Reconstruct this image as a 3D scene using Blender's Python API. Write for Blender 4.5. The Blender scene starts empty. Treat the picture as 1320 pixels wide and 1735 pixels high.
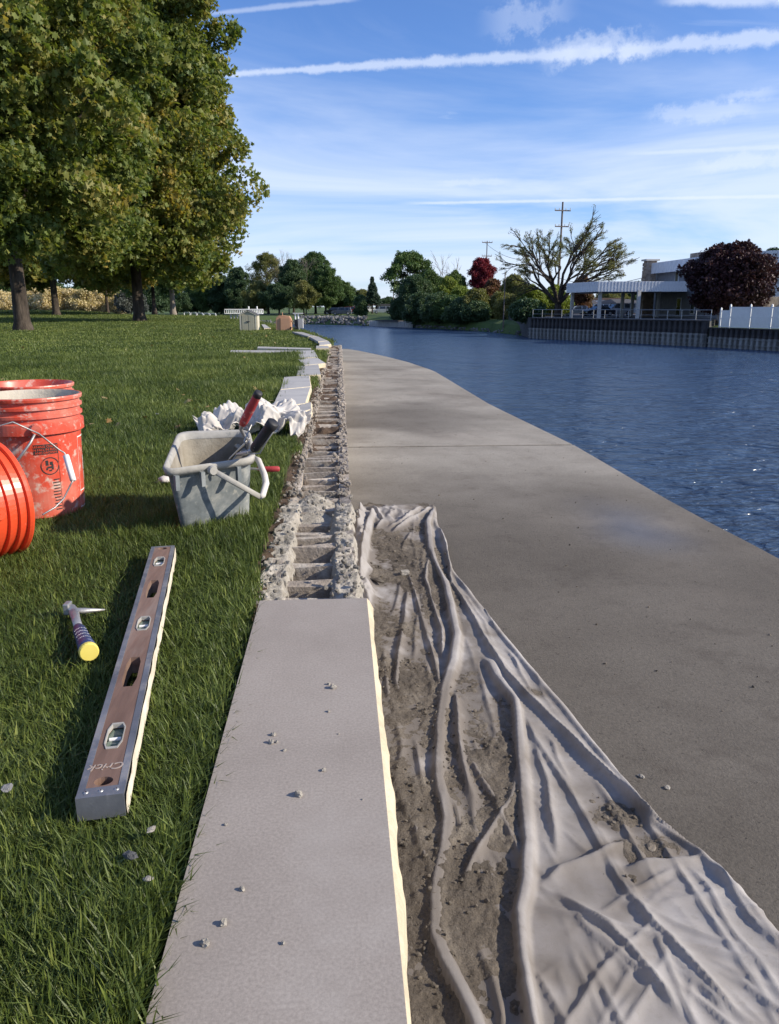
import bpy, bmesh, math, random
import numpy as np
from mathutils import Vector, Matrix
from mathutils.geometry import tessellate_polygon
random.seed(7); RNG = np.random.default_rng(7)
SC = bpy.context.scene; C = SC.collection
R = math.radians; PI = math.pi

# ---------------------------------------------------------------- camera
F = 1290.0; CX, CY = 660.0, 867.5; HOR = 522.0; VPX = 575.0; CAMZ = 0.65
pitch = math.atan((CY - HOR) / F); yaw = math.atan((CX - VPX) / math.hypot(F, CY - HOR))
cam_d = bpy.data.cameras.new('camera'); cam = bpy.data.objects.new('camera', cam_d); C.objects.link(cam)
cam.location = (0, 0, CAMZ)
FW = Vector((math.sin(yaw) * math.cos(pitch), math.cos(yaw) * math.cos(pitch), -math.sin(pitch)))
RT = Vector((math.cos(yaw), -math.sin(yaw), 0)); UP = RT.cross(FW)
cam.rotation_euler = Matrix(((RT.x, UP.x, -FW.x), (RT.y, UP.y, -FW.y), (RT.z, UP.z, -FW.z))).to_euler()
cam_d.sensor_width = 36; cam_d.lens = F / 1735 * 36; cam_d.clip_end = 9000; cam_d.clip_start = .05
SC.camera = cam

def ray(px, py):
    return RT * ((px - CX) / F) + UP * (-(py - CY) / F) + FW
def onz(px, py, z=0.0):          # point of the level plane at height z
    r = ray(px, py); return Vector((0, 0, CAMZ)) + r * ((z - CAMZ) / r.z)
def ony(px, py, Y):              # point at the distance Y
    r = ray(px, py); return Vector((0, 0, CAMZ)) + r * (Y / r.y)

# ---------------------------------------------------------------- sun and sky
SUN_EL, SUN_AZ = R(29), R(-13)       # azimuth measured from +X towards +Y
sd = Vector((math.cos(SUN_EL) * math.cos(SUN_AZ), math.cos(SUN_EL) * math.sin(SUN_AZ), math.sin(SUN_EL)))
sl = bpy.data.lights.new('sun', 'SUN'); sl.energy = 4.2; sl.angle = R(.6); sl.color = (1, .90, .75)
so = bpy.data.objects.new('sun', sl); C.objects.link(so); so.rotation_euler = sd.to_track_quat('Z', 'Y').to_euler()
so.location = (30, -10, 30)

W = bpy.data.worlds.new('World'); SC.world = W; W.use_nodes = True
nt = W.node_tree; nt.nodes.clear()
def N(t, tree=None, **kw):
    n = (tree or nt).nodes.new(t)
    for k, v in kw.items(): setattr(n, k, v)
    return n
def math_node(tree, op, a, b=None, c=None, clamp=False):
    n = tree.nodes.new('ShaderNodeMath'); n.operation = op; n.use_clamp = clamp
    for i, v in enumerate((a, b, c)):
        if v is None: continue
        if isinstance(v, (int, float)): n.inputs[i].default_value = v
        else: tree.links.new(v, n.inputs[i])
    return n.outputs[0]
out = N('ShaderNodeOutputWorld'); bg = N('ShaderNodeBackground'); bg.inputs[1].default_value = 1.0
sky = N('ShaderNodeTexSky'); sky.sky_type = 'NISHITA'; sky.sun_disc = False
sky.sun_elevation = SUN_EL; sky.sun_rotation = R(90) - SUN_AZ; sky.air_density = 1.0; sky.dust_density = .25; sky.ozone_density = 4.0
SKY_ST = .088
scl = N('ShaderNodeVectorMath', operation='MULTIPLY'); scl.inputs[1].default_value = (SKY_ST * .82, SKY_ST * 1.0, SKY_ST * 1.36)
nt.links.new(sky.outputs[0], scl.inputs[0])
tc = N('ShaderNodeTexCoord'); DIR = tc.outputs['Generated']
def vdot(v):
    n = N('ShaderNodeVectorMath', operation='DOT_PRODUCT'); nt.links.new(DIR, n.inputs[0]); n.inputs[1].default_value = tuple(v); return n.outputs['Value']
def wnoise(scale, detail=4, rough=.55, vec=None, dist=0.0):
    n = N('ShaderNodeTexNoise'); n.inputs['Scale'].default_value = scale; n.inputs['Detail'].default_value = detail
    n.inputs['Roughness'].default_value = rough; n.inputs['Distortion'].default_value = dist
    nt.links.new(vec or DIR, n.inputs['Vector']); return n.outputs['Fac']
def smooth(x, lo, hi):
    n = N('ShaderNodeMapRange', interpolation_type='SMOOTHSTEP'); nt.links.new(x, n.inputs[0])
    n.inputs[1].default_value = lo; n.inputs[2].default_value = hi; return n.outputs[0]
wob = math_node(nt, 'SUBTRACT', wnoise(14, 5, .6), .5)
puff = wnoise(42, 6, .68)
def contrail(p0, p1, w0, w1, dens, wobble=.006, fade=.1, rag=.5, ends=(1, 1)):
    a = ray(*p0).normalized(); b = ray(*p1).normalized(); n = a.cross(b).normalized(); t = (b - a).normalized()
    d = math_node(nt, 'ADD', vdot(n), math_node(nt, 'MULTIPLY', wob, wobble))
    s = vdot(t); s0, s1 = a.dot(t), b.dot(t)
    u = math_node(nt, 'DIVIDE', math_node(nt, 'SUBTRACT', s, s0), s1 - s0)
    w = math_node(nt, 'ADD', w0, math_node(nt, 'MULTIPLY', math_node(nt, 'MULTIPLY', u, 1, clamp=True), w1 - w0))
    e = math_node(nt, 'DIVIDE', math_node(nt, 'ABSOLUTE', d), w)
    e = math_node(nt, 'ADD', e, math_node(nt, 'MULTIPLY', math_node(nt, 'SUBTRACT', puff, .5), rag * 3))
    m = math_node(nt, 'SUBTRACT', 1, smooth(e, .15, 1.1))
    if ends[0]: m = math_node(nt, 'MULTIPLY', m, smooth(u, 0, fade))
    if ends[1]: m = math_node(nt, 'MULTIPLY', m, math_node(nt, 'SUBTRACT', 1, smooth(u, 1 - fade, 1)))
    return math_node(nt, 'MULTIPLY', m, dens)
masks = [
    contrail((330, 128), (1000, 90), .0032, .0082, .58, .005, .05, .75),
    contrail((960, 96), (1500, 44), .0095, .0095, .56, .008, .1, .9),
    contrail((900, 96), (1130, 70), .018, .016, .40, .02, .3, 1.2),
    contrail((660, 345), (1420, 331), .0022, .0028, .62, .002, .12, .4),
    contrail((330, 26), (620, -6), .0030, .0040, .35, .003, .15, .4),
    contrail((1040, 262), (1420, 245), .0022, .0040, .38, .003, .2, .4),
    contrail((720, 311), (890, 306), .0040, .0050, .40, .004, .3, .8),
    contrail((1080, 196), (1300, 180), .010, .013, .34, .006, .25, 1.2),
    contrail((1150, 290), (1420, 256), .007, .014, .42, .008, .25, 1.1),
    contrail((1200, 168), (1330, 155), .007, .008, .28, .006, .35, 1.3),
    contrail((800, 50), (990, 8), .016, .020, .24, .012, .35, 1.4),
    contrail((1100, 2), (1450, -6), .006, .012, .6, .006, .2, .5),
]
# thin cirrus: noise on a projected cloud layer
sep = N('ShaderNodeSeparateXYZ'); nt.links.new(DIR, sep.inputs[0])
zz = math_node(nt, 'ADD', math_node(nt, 'MAXIMUM', sep.outputs[2], 0), .10)
cx_ = math_node(nt, 'DIVIDE', sep.outputs[0], zz); cy_ = math_node(nt, 'DIVIDE', sep.outputs[1], zz)
cmb = N('ShaderNodeCombineXYZ'); nt.links.new(math_node(nt, 'MULTIPLY', cx_, .55), cmb.inputs[0]); nt.links.new(cy_, cmb.inputs[1]); cmb.inputs[2].default_value = 3.7
cir = wnoise(.62, 7, .56, cmb.outputs[0], .7)
elev = sep.outputs[2]
low = math_node(nt, 'SUBTRACT', 1, smooth(elev, .02, .42))
cirm = math_node(nt, 'MULTIPLY', smooth(math_node(nt, 'ADD', cir, math_node(nt, 'MULTIPLY', low, .20)), .43, .78), .74)
cir2 = wnoise(1.9, 9, .62, cmb.outputs[0], 1.6); cm2 = math_node(nt, 'MULTIPLY', smooth(cir2, .52, .78), math_node(nt, 'MULTIPLY', smooth(wnoise(.5, 3, .5, cmb.outputs[0]), .42, .62), .50))
cirm = math_node(nt, 'MAXIMUM', cirm, cm2)
band = math_node(nt, 'MULTIPLY', math_node(nt, 'SUBTRACT', 1, smooth(elev, .0, .16)), .42)
m = math_node(nt, 'MAXIMUM', cirm, band)
for k in masks: m = math_node(nt, 'SUBTRACT', 1, math_node(nt, 'MULTIPLY', math_node(nt, 'SUBTRACT', 1, m), math_node(nt, 'SUBTRACT', 1, k)))
mx = N('ShaderNodeMix', data_type='RGBA'); nt.links.new(m, mx.inputs[0]); nt.links.new(scl.outputs[0], mx.inputs[6])
mx.inputs[7].default_value = (.56, .62, .74, 1)
nt.links.new(mx.outputs[2], bg.inputs[0]); nt.links.new(bg.outputs[0], out.inputs[0])
vs = SC.view_settings; vs.view_transform = 'Standard'; vs.look = 'None'; vs.exposure = .62; vs.gamma = 1; vs.use_curve_mapping = False
SC.cycles.max_bounces = 6; SC.cycles.transparent_max_bounces = 6; SC.cycles.use_denoising = True

# ---------------------------------------------------------------- numpy noise
def _h(ix, iy, iz, s):
    n = (ix * 374761393 + iy * 668265263 + iz * 2147483647 + s * 1274126177) & 0xffffffff
    n = ((n ^ (n >> 13)) * 1274126177) & 0xffffffff
    n = ((n ^ (n >> 16)) * 2246822519) & 0xffffffff
    return ((n ^ (n >> 15)) & 0xffffff) / float(0xffffff)
def vnoise(x, y, z=0.0, s=0):
    x = np.asarray(x, float); y = np.asarray(y, float); z = np.asarray(z, float) + np.zeros_like(x)
    xi = np.floor(x).astype(np.int64); yi = np.floor(y).astype(np.int64); zi = np.floor(z).astype(np.int64)
    u, v, w = x - xi, y - yi, z - zi
    u = u * u * (3 - 2 * u); v = v * v * (3 - 2 * v); w = w * w * (3 - 2 * w)
    r = 0
    for a in (0, 1):
        for b in (0, 1):
            for c in (0, 1):
                r = r + _h(xi + a, yi + b, zi + c, s) * (u if a else 1 - u) * (v if b else 1 - v) * (w if c else 1 - w)
    return r * 2 - 1
def fbm(x, y, z=0.0, s=0, o=4, g=.5):
    r = 0; a = 1; t = 0
    for k in range(o):
        r = r + a * vnoise(x * 2 ** k, y * 2 ** k, np.asarray(z, float) * 2 ** k, s + k); t += a; a *= g
    return r / t
def sstep(x, a, b):
    t = np.clip((np.asarray(x, float) - a) / (b - a), 0, 1); return t * t * (3 - 2 * t)

# ---------------------------------------------------------------- materials
def mat(name, cols, scale=4.0, rough=.8, bump=0.0, bscale=None, detail=6, metal=0.0, fine=0.0, fscale=60, stretch=(1, 1, 1),
        spots=None, spec=.35, rnd=0.0, pos=(.3, .7)):
    m = bpy.data.materials.new(name); m.use_nodes = True; t = m.node_tree; b = t.nodes['Principled BSDF']
    tc = t.nodes.new('ShaderNodeTexCoord'); mp = t.nodes.new('ShaderNodeMapping'); mp.inputs['Scale'].default_value = stretch
    t.links.new(tc.outputs['Object'], mp.inputs[0]); V = mp.outputs[0]
    def nz(sc, d=detail, r=.6):
        n = t.nodes.new('ShaderNodeTexNoise'); n.inputs['Scale'].default_value = sc; n.inputs['Detail'].default_value = d
        n.inputs['Roughness'].default_value = r; t.links.new(V, n.inputs['Vector']); return n.outputs['Fac']
    rp = t.nodes.new('ShaderNodeValToRGB'); e = rp.color_ramp.elements
    for i in range(len(cols) - 2): e.new(.5)
    for i, c in enumerate(cols):
        e[i].position = pos[0] + (pos[1] - pos[0]) * i / max(1, len(cols) - 1); e[i].color = (*c, 1)
    t.links.new(nz(scale), rp.inputs[0]); col = rp.outputs[0]
    def mulc(col, fac, lo, hi):
        mr = t.nodes.new('ShaderNodeMapRange'); t.links.new(fac, mr.inputs[0]); mr.inputs[1].default_value = .25; mr.inputs[2].default_value = .75
        mr.inputs[3].default_value = lo; mr.inputs[4].default_value = hi
        vm = t.nodes.new('ShaderNodeVectorMath'); vm.operation = 'SCALE'; t.links.new(col, vm.inputs[0]); t.links.new(mr.outputs[0], vm.inputs['Scale']); return vm.outputs[0]
    if fine: col = mulc(col, nz(fscale, 3, .7), 1 - fine, 1 + fine)
    if rnd:
        oi = t.nodes.new('ShaderNodeObjectInfo'); col = mulc(col, oi.outputs['Random'], 1 - rnd, 1 + rnd)
    for sp in (spots or []):       # (colour, scale, lo, hi, strength)
        mr = t.nodes.new('ShaderNodeMapRange'); t.links.new(nz(sp[1], 5, .65), mr.inputs[0]); mr.inputs[1].default_value = sp[2]; mr.inputs[2].default_value = sp[3]; mr.inputs[4].default_value = sp[4]
        mi = t.nodes.new('ShaderNodeMix'); mi.data_type = 'RGBA'; t.links.new(mr.outputs[0], mi.inputs[0]); t.links.new(col, mi.inputs[6]); mi.inputs[7].default_value = (*sp[0], 1); col = mi.outputs[2]
    t.links.new(col, b.inputs['Base Color'])
    b.inputs['Roughness'].default_value = rough; b.inputs['Metallic'].default_value = metal; b.inputs['Specular IOR Level'].default_value = spec
    if bump:
        bn = t.nodes.new('ShaderNodeBump'); bn.inputs['Strength'].default_value = 1; bn.inputs['Distance'].default_value = bump
        t.links.new(nz(bscale or scale * 4, 8, .65), bn.inputs['Height']); t.links.new(bn.outputs[0], b.inputs['Normal'])
    return m
def leaf_mat(name, cols, tr=.35, nscale=.35, rough=.55, hue2=None):
    """leaf colours vary per cluster, by a slow noise through the crown and by the face's own tint"""
    m = bpy.data.materials.new(name); m.use_nodes = True; t = m.node_tree; b = t.nodes['Principled BSDF']; o = t.nodes['Material Output']
    oi = t.nodes.new('ShaderNodeObjectInfo'); at = t.nodes.new('ShaderNodeAttribute'); at.attribute_name = 'tone'
    g = t.nodes.new('ShaderNodeNewGeometry'); n = t.nodes.new('ShaderNodeTexNoise'); n.inputs['Scale'].default_value = nscale; n.inputs['Detail'].default_value = 3
    t.links.new(g.outputs['Position'], n.inputs['Vector'])
    s = math_node(t, 'ADD', math_node(t, 'MULTIPLY', oi.outputs['Random'], .35), math_node(t, 'MULTIPLY', at.outputs['Fac'], .35))
    s = math_node(t, 'ADD', s, math_node(t, 'SUBTRACT', math_node(t, 'MULTIPLY', n.outputs['Fac'], 1.2), .45))
    rp = t.nodes.new('ShaderNodeValToRGB'); e = rp.color_ramp.elements
    for i in range(len(cols) - 2): e.new(.5)
    for i, c in enumerate(cols): e[i].position = .08 + .84 * i / (len(cols) - 1); e[i].color = (*c, 1)
    t.links.new(s, rp.inputs[0]); t.links.new(rp.outputs[0], b.inputs['Base Color'])
    b.inputs['Roughness'].default_value = rough; b.inputs['Specular IOR Level'].default_value = .35
    tl = t.nodes.new('ShaderNodeBsdfTranslucent'); vm = t.nodes.new('ShaderNodeVectorMath'); vm.operation = 'MULTIPLY'
    t.links.new(rp.outputs[0], vm.inputs[0]); vm.inputs[1].default_value = (1.25, 1.25, .6); t.links.new(vm.outputs[0], tl.inputs[0])
    mi = t.nodes.new('ShaderNodeMixShader'); mi.inputs[0].default_value = tr
    t.links.new(b.outputs[0], mi.inputs[1]); t.links.new(tl.outputs[0], mi.inputs[2]); t.links.new(mi.outputs[0], o.inputs[0])
    return m

# ---------------------------------------------------------------- mesh helpers
class MB:
    def __init__(s): s.v = []; s.f = []; s.mi = []
    def add(s, vs, fs, mi=0):
        k = len(s.v); s.v += [tuple(v) for v in vs]; s.f += [tuple(i + k for i in f) for f in fs]; s.mi += [mi] * len(fs); return s
    def box(s, c, d, rz=0.0, rot=None, mi=0):
        M = rot or Matrix.Rotation(rz, 3, 'Z'); c = Vector(c)
        vs = [c + M @ Vector((x * d[0] / 2, y * d[1] / 2, z * d[2] / 2)) for x in (-1, 1) for y in (-1, 1) for z in (-1, 1)]
        return s.add(vs, [(0, 1, 3, 2), (4, 6, 7, 5), (0, 4, 5, 1), (2, 3, 7, 6), (0, 2, 6, 4), (1, 5, 7, 3)], mi)
    def tube(s, pts, rad, n=8, cap=True, flat=1.0, side=None, mi=0):
        pts = [Vector(p) for p in pts]; rs = rad if isinstance(rad, (list, tuple)) else [rad] * len(pts)
        rings = []; up = Vector((0, 0, 1)) if side is None else Vector(side)
        for i, p in enumerate(pts):
            t = (pts[min(i + 1, len(pts) - 1)] - pts[max(i - 1, 0)])
            t = t.normalized() if t.length > 1e-9 else Vector((0, 0, 1))
            a = t.cross(up)
            if a.length < 1e-3: a = t.cross(Vector((1, 0, 0)))
            a.normalize(); b = t.cross(a)
            rings.append([p + a * math.cos(2 * PI * k / n) * rs[i] + b * math.sin(2 * PI * k / n) * rs[i] * flat for k in range(n)])
        vs = [v for r in rings for v in r]; fs = []
        for i in range(len(pts) - 1):
            for k in range(n): fs.append((i * n + k, i * n + (k + 1) % n, (i + 1) * n + (k + 1) % n, (i + 1) * n + k))
        if cap: fs.append(tuple(range(n - 1, -1, -1))); fs.append(tuple((len(pts) - 1) * n + k for k in range(n)))
        return s.add(vs, fs, mi)
    def lathe(s, prof, c=(0, 0, 0), n=48, M=None, mi=0):
        c = Vector(c); M = M or Matrix.Identity(3); vs = []; fs = []
        for r, z in prof:
            for k in range(n): vs.append(c + M @ Vector((r * math.cos(2 * PI * k / n), r * math.sin(2 * PI * k / n), z)))
        for i in range(len(prof) - 1):
            for k in range(n): fs.append((i * n + k, i * n + (k + 1) % n, (i + 1) * n + (k + 1) % n, (i + 1) * n + k))
        return s.add(vs, fs, mi)
    def prism(s, poly, z0, z1, holes=(), mi=0, T=None):
        T = T or (lambda v: v); loops = [poly] + list(holes); flat = [p for l in loops for p in l]; n = len(flat)
        tris = tessellate_polygon([[Vector((p[0], p[1], 0)) for p in l] for l in loops])
        vs = [T(Vector((p[0], p[1], z1))) for p in flat] + [T(Vector((p[0], p[1], z0))) for p in flat]
        fs = [tuple(t) for t in tris] + [tuple(i + n for i in reversed(t)) for t in tris]; k = 0
        for l in loops:
            for i in range(len(l)): a, b = k + i, k + (i + 1) % len(l); fs.append((a, b, b + n, a + n))
            k += len(l)
        return s.add(vs, fs, mi)
    def mesh(s, name, mats, off=(0, 0, 0), smooth=False):
        me = bpy.data.meshes.new(name); o = Vector(off)
        me.from_pydata([(v[0] - o.x, v[1] - o.y, v[2] - o.z) for v in s.v], [], s.f); me.update()
        bm = bmesh.new(); bm.from_mesh(me); bmesh.ops.recalc_face_normals(bm, faces=bm.faces); bm.to_mesh(me); bm.free()
        for m in (mats if isinstance(mats, (list, tuple)) else [mats]): me.materials.append(m)
        if len(s.mi) == len(me.polygons): me.polygons.foreach_set('material_index', s.mi)
        if smooth: me.polygons.foreach_set('use_smooth', [True] * len(me.polygons))
        return me
def wloc(o):
    v = Vector((0, 0, 0))
    while o is not None: v += o.location; o = o.parent
    return v
def link(name, me, parent=None, loc=None, **props):
    o = bpy.data.objects.new(name, me); C.objects.link(o)
    if parent is not None: o.parent = parent
    if loc is not None: o.location = loc
    for k, v in props.items(): o[k] = v
    return o
def obj(name, mb, m, parent=None, smooth=False, bevel=0, loc=None, **props):
    """one mesh object from world coordinates"""
    base = wloc(parent) if parent is not None else Vector((0, 0, 0))
    if loc is not None: lo = Vector(loc); o = link(name, mb.mesh(name, m, lo, smooth), parent, lo - base, **props)
    else: o = link(name, mb.mesh(name, m, base, smooth), parent, None, **props)
    if bevel:
        b = o.modifiers.new('bevel', 'BEVEL'); b.width = bevel; b.segments = 2; b.limit_method = 'ANGLE'; b.angle_limit = R(40)
    return o
def thing(name, label, cat, loc=(0, 0, 0), group=None):
    o = bpy.data.objects.new(name, None); C.objects.link(o); o.location = loc; o['label'] = label; o['category'] = cat
    o.empty_display_size = .1
    if group: o['group'] = group
    return o
def tag(o, label, cat, group=None):
    o['label'] = label; o['category'] = cat
    if group: o['group'] = group
    return o
def copy_tree(o, parent=None):
    c = o.copy(); C.objects.link(c)
    if parent is not None: c.parent = parent
    for ch in list(o.children): copy_tree(ch, c)
    return c
def grid_obj(name, X, Y, Z, m, parent=None, mask=None, smooth=True, attrs=None, **props):
    ny, nx = X.shape; idx = np.arange(nx * ny).reshape(ny, nx)
    a, b, c, d = idx[:-1, :-1].ravel(), idx[:-1, 1:].ravel(), idx[1:, 1:].ravel(), idx[1:, :-1].ravel()
    q = np.stack([a, b, c, d], 1)
    if mask is not None:
        mm = mask.ravel(); q = q[mm[q].all(axis=1)]
    used = np.unique(q); remap = -np.ones(nx * ny, int); remap[used] = np.arange(len(used)); q = remap[q]
    me = bpy.data.meshes.new(name); base = wloc(parent) if parent is not None else Vector((0, 0, 0))
    co = np.stack([X.ravel()[used] - base.x, Y.ravel()[used] - base.y, Z.ravel()[used] - base.z], 1)
    me.vertices.add(len(used)); me.vertices.foreach_set('co', co.ravel())
    me.loops.add(q.size); me.loops.foreach_set('vertex_index', q.ravel()); me.polygons.add(len(q))
    me.polygons.foreach_set('loop_start', np.arange(0, q.size, 4)); me.polygons.foreach_set('loop_total', np.full(len(q), 4))
    me.update(); me.validate(); me.polygons.foreach_set('use_smooth', [smooth] * len(me.polygons))
    for k, v in (attrs or {}).items():
        at = me.attributes.new(k, 'FLOAT', 'POINT'); at.data.foreach_set('value', np.asarray(v, float).ravel()[used])
    me.materials.append(m)
    return link(name, me, parent, None, **props)

# scatter: one object whose mesh holds the small source shapes and the loose points that they are set on
_sg = {}
def scatter_group(nv):
    if nv in _sg: return _sg[nv]
    g = bpy.data.node_groups.new('scatter', 'GeometryNodeTree')
    g.interface.new_socket('Geometry', in_out='INPUT', socket_type='NodeSocketGeometry'); g.interface.new_socket('Geometry', in_out='OUTPUT', socket_type='NodeSocketGeometry')
    L = g.links.new; gi = g.nodes.new('NodeGroupInput'); go = g.nodes.new('NodeGroupOutput')
    def attr(n, ty):
        a = g.nodes.new('GeometryNodeInputNamedAttribute'); a.data_type = ty; a.inputs[0].default_value = n; return a.outputs['Attribute']
    kind = attr('kind', 'FLOAT'); join = g.nodes.new('GeometryNodeJoinGeometry')
    def sep(lo, hi):
        c1 = math_node(g, 'GREATER_THAN', kind, lo); c2 = math_node(g, 'LESS_THAN', kind, hi); c = math_node(g, 'MULTIPLY', c1, c2)
        s = g.nodes.new('GeometryNodeSeparateGeometry'); s.domain = 'POINT'; L(gi.outputs[0], s.inputs[0]); L(c, s.inputs[1]); return s.outputs[0]
    for i in range(nv):
        gt = g.nodes.new('GeometryNodeGeometryToInstance'); L(sep(i - .5, i + .5), gt.inputs[0]); L(gt.outputs[0], join.inputs[0])
    pts = sep(-1.5, -.5); ip = g.nodes.new('GeometryNodeInstanceOnPoints')
    L(pts, ip.inputs['Points']); L(join.outputs[0], ip.inputs['Instance']); ip.inputs['Pick Instance'].default_value = True
    L(attr('vid', 'FLOAT'), ip.inputs['Instance Index']); L(attr('rot', 'FLOAT_VECTOR'), ip.inputs['Rotation']); L(attr('scl', 'FLOAT_VECTOR'), ip.inputs['Scale'])
    L(ip.outputs[0], go.inputs[0]); _sg[nv] = g; return g
def scatter(name, protos, pts, rots, scls, m, parent=None, **props):
    """protos: list of (verts, faces, tone per face); pts Nx3 world; rots Nx3; scls N or Nx3"""
    base = wloc(parent) if parent is not None else Vector((0, 0, 0)); pts = np.asarray(pts, float) - np.array(base)
    V = []; Fc = []; kind = []; tone = []; mi = []
    for i, pr in enumerate(protos):
        k = len(V); V += [tuple(v) for v in pr[0]]; Fc += [tuple(j + k for j in f) for f in pr[1]]; kind += [i] * len(pr[0]); tone += list(pr[2]); mi += list(pr[3]) if len(pr) > 3 else [0] * len(pr[1])
    n0 = len(V); n = len(pts); V += [tuple(p) for p in pts]; kind += [-1] * n
    me = bpy.data.meshes.new(name); me.from_pydata(V, [], Fc); me.update()
    me.attributes.new('kind', 'FLOAT', 'POINT').data.foreach_set('value', np.array(kind, float))
    me.attributes.new('tone', 'FLOAT', 'FACE').data.foreach_set('value', np.array(tone, float))
    vid = np.zeros(n0 + n); vid[n0:] = RNG.integers(0, len(protos), n); me.attributes.new('vid', 'FLOAT', 'POINT').data.foreach_set('value', vid)
    r = np.zeros((n0 + n, 3)); r[n0:] = rots; me.attributes.new('rot', 'FLOAT_VECTOR', 'POINT').data.foreach_set('vector', r.ravel())
    s = np.ones((n0 + n, 3)); sc = np.asarray(scls, float); s[n0:] = sc[:, None] if sc.ndim == 1 else sc
    me.attributes.new('scl', 'FLOAT_VECTOR', 'POINT').data.foreach_set('vector', s.ravel())
    for q in (m if isinstance(m, (list, tuple)) else [m]): me.materials.append(q)
    if any(mi): me.polygons.foreach_set('material_index', mi)
    o = link(name, me, parent, None, **props); md = o.modifiers.new('scatter', 'NODES'); md.node_group = scatter_group(len(protos)); return o
def ico_clod(seed, rough=.35, sub=1, flat=.75):
    bm = bmesh.new(); bmesh.ops.create_icosphere(bm, subdivisions=sub, radius=1); rr = random.Random(seed); vs = []
    v = np.array([tuple(x.co) for x in bm.verts]); d = 1 + rough * fbm(v[:, 0] * 1.6 + seed * 7, v[:, 1] * 1.6, v[:, 2] * 1.6, seed, 3, .7) * 1.6
    v = v * d[:, None]; v[:, 2] *= flat; fs = [tuple(x.index for x in f.verts) for f in bm.faces]; bm.free()
    return (v.tolist(), fs, [rr.random() for _ in fs])

# ---------------------------------------------------------------- colours
M = {}
M['soil'] = mat('soil', [(.05, .032, .020), (.12, .08, .052)], 30, .95, .01, 60)
M['lawn'] = mat('lawn_soil', [(.030, .045, .012), (.055, .078, .018), (.07, .078, .026)], 1.3, .95, .02, 80, fine=.4, fscale=40)
M['block'] = mat('block', [(.26, .22, .18), (.36, .31, .26), (.47, .43, .37)], 9, .95, .006, 70, fine=.25, fscale=90, rnd=.12,
                 spots=[((.58, .54, .47), 14, .52, .72, .8), ((.12, .08, .055), 11, .56, .70, .8)])
M['mortar'] = mat('mortar', [(.26, .235, .195), (.37, .34, .29), (.46, .425, .37)], 22, .95, .008, 120, fine=.2)
M['debris'] = mat('mortar_debris', [(.075, .061, .046), (.125, .104, .080), (.20, .172, .136)], 7, .96, .006, 160, fine=.3, fscale=220)
M['clod'] = mat('clod', [(.10, .082, .062), (.22, .19, .15)], 18, .96, .002, 300, rnd=.3)
M['slab'] = mat('sawn_stone', [(.250, .219, .190), (.286, .252, .220), (.312, .277, .243)], 5, .92, .0002, 260, fine=.22, fscale=260, rnd=.05,
                spots=[((.44, .41, .375), 2.2, .58, .78, .5), ((.24, .21, .185), 2.6, .56, .76, .6), ((.13, .105, .09), 60, .70, .76, .6)])
M['slab_far'] = mat('grey_stone', [(.30, .295, .29), (.36, .35, .34), (.40, .39, .37)], 5, .9, .001, 200, fine=.1, fscale=200, rnd=.1)
M['stone_edge'] = mat('split_stone', [(.46, .39, .27), (.62, .54, .39)], 12, .95, .004, 90, fine=.12)
M['cloth'] = mat('canvas', [(.32, .300, .285), (.41, .388, .372), (.49, .468, .455)], 3.0, .92, .0012, 900, fine=.08, fscale=900,
                 spots=[((.21, .182, .15), 3.2, .48, .74, .60), ((.24, .21, .18), 11, .52, .76, .4), ((.50, .465, .435), 9, .58, .8, .5), ((.20, .172, .14), 90, .56, .74, .35)])
M['bag'] = mat('clean_canvas', [(.50, .465, .42), (.60, .57, .53)], 5, .9, .001, 500, spots=[((.34, .28, .20), 7, .56, .75, .5)])
M['white'] = mat('white_paint', [(.74, .74, .72), (.82, .82, .80)], 2, .55)
M['white_rib'] = mat('white_metal', [(.72, .74, .76), (.82, .83, .84)], 3, .5, stretch=(1, 1, .2))
M['bark'] = mat('bark', [(.022, .017, .013), (.050, .039, .030), (.085, .068, .052)], 6, .95, .05, 9, stretch=(1, 1, .25), fine=.3, fscale=25)
M['bark_pale'] = mat('pale_bark', [(.15, .125, .10), (.26, .225, .18)], 5, .95, .02, 9, stretch=(1, 1, .3))
M['steel'] = mat('worn_steel', [(.30, .30, .30), (.48, .47, .45)], 18, .5, .001, 90, metal=.7, spots=[((.55, .5, .43), 26, .55, .7, .8)])
M['dark_metal'] = mat('dark_metal', [(.04, .04, .045), (.09, .09, .095)], 8, .5, metal=.5)
M['glass'] = mat('dark_glass', [(.015, .02, .025), (.03, .035, .04)], 3, .12, spec=.8)
M['tyre'] = mat('tyre', [(.015, .015, .016), (.03, .03, .03)], 20, .9)

# ================================================================= LARGE STRUCTURE
ZW = -2.65; ZWALK = -.35
def poly_sheet(name, pts, z, zb, m, **props):
    mb = MB(); mb.prism([(p[0], p[1]) for p in pts], zb, z); return obj(name, mb, m, **props)
M['ground'] = mat('ground', [(.03, .045, .016), (.06, .07, .03)], .05, .95)
M['farlawn'] = mat('far_lawn', [(.040, .070, .016), (.065, .105, .026), (.09, .12, .035)], .25, .95, .05, 6, fine=.3, fscale=3)
poly_sheet('ground', [(-4000, -600), (4000, -600), (4000, 6000), (-4000, 6000)], -4.2, -4.6, M['ground'], kind='structure')

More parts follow.
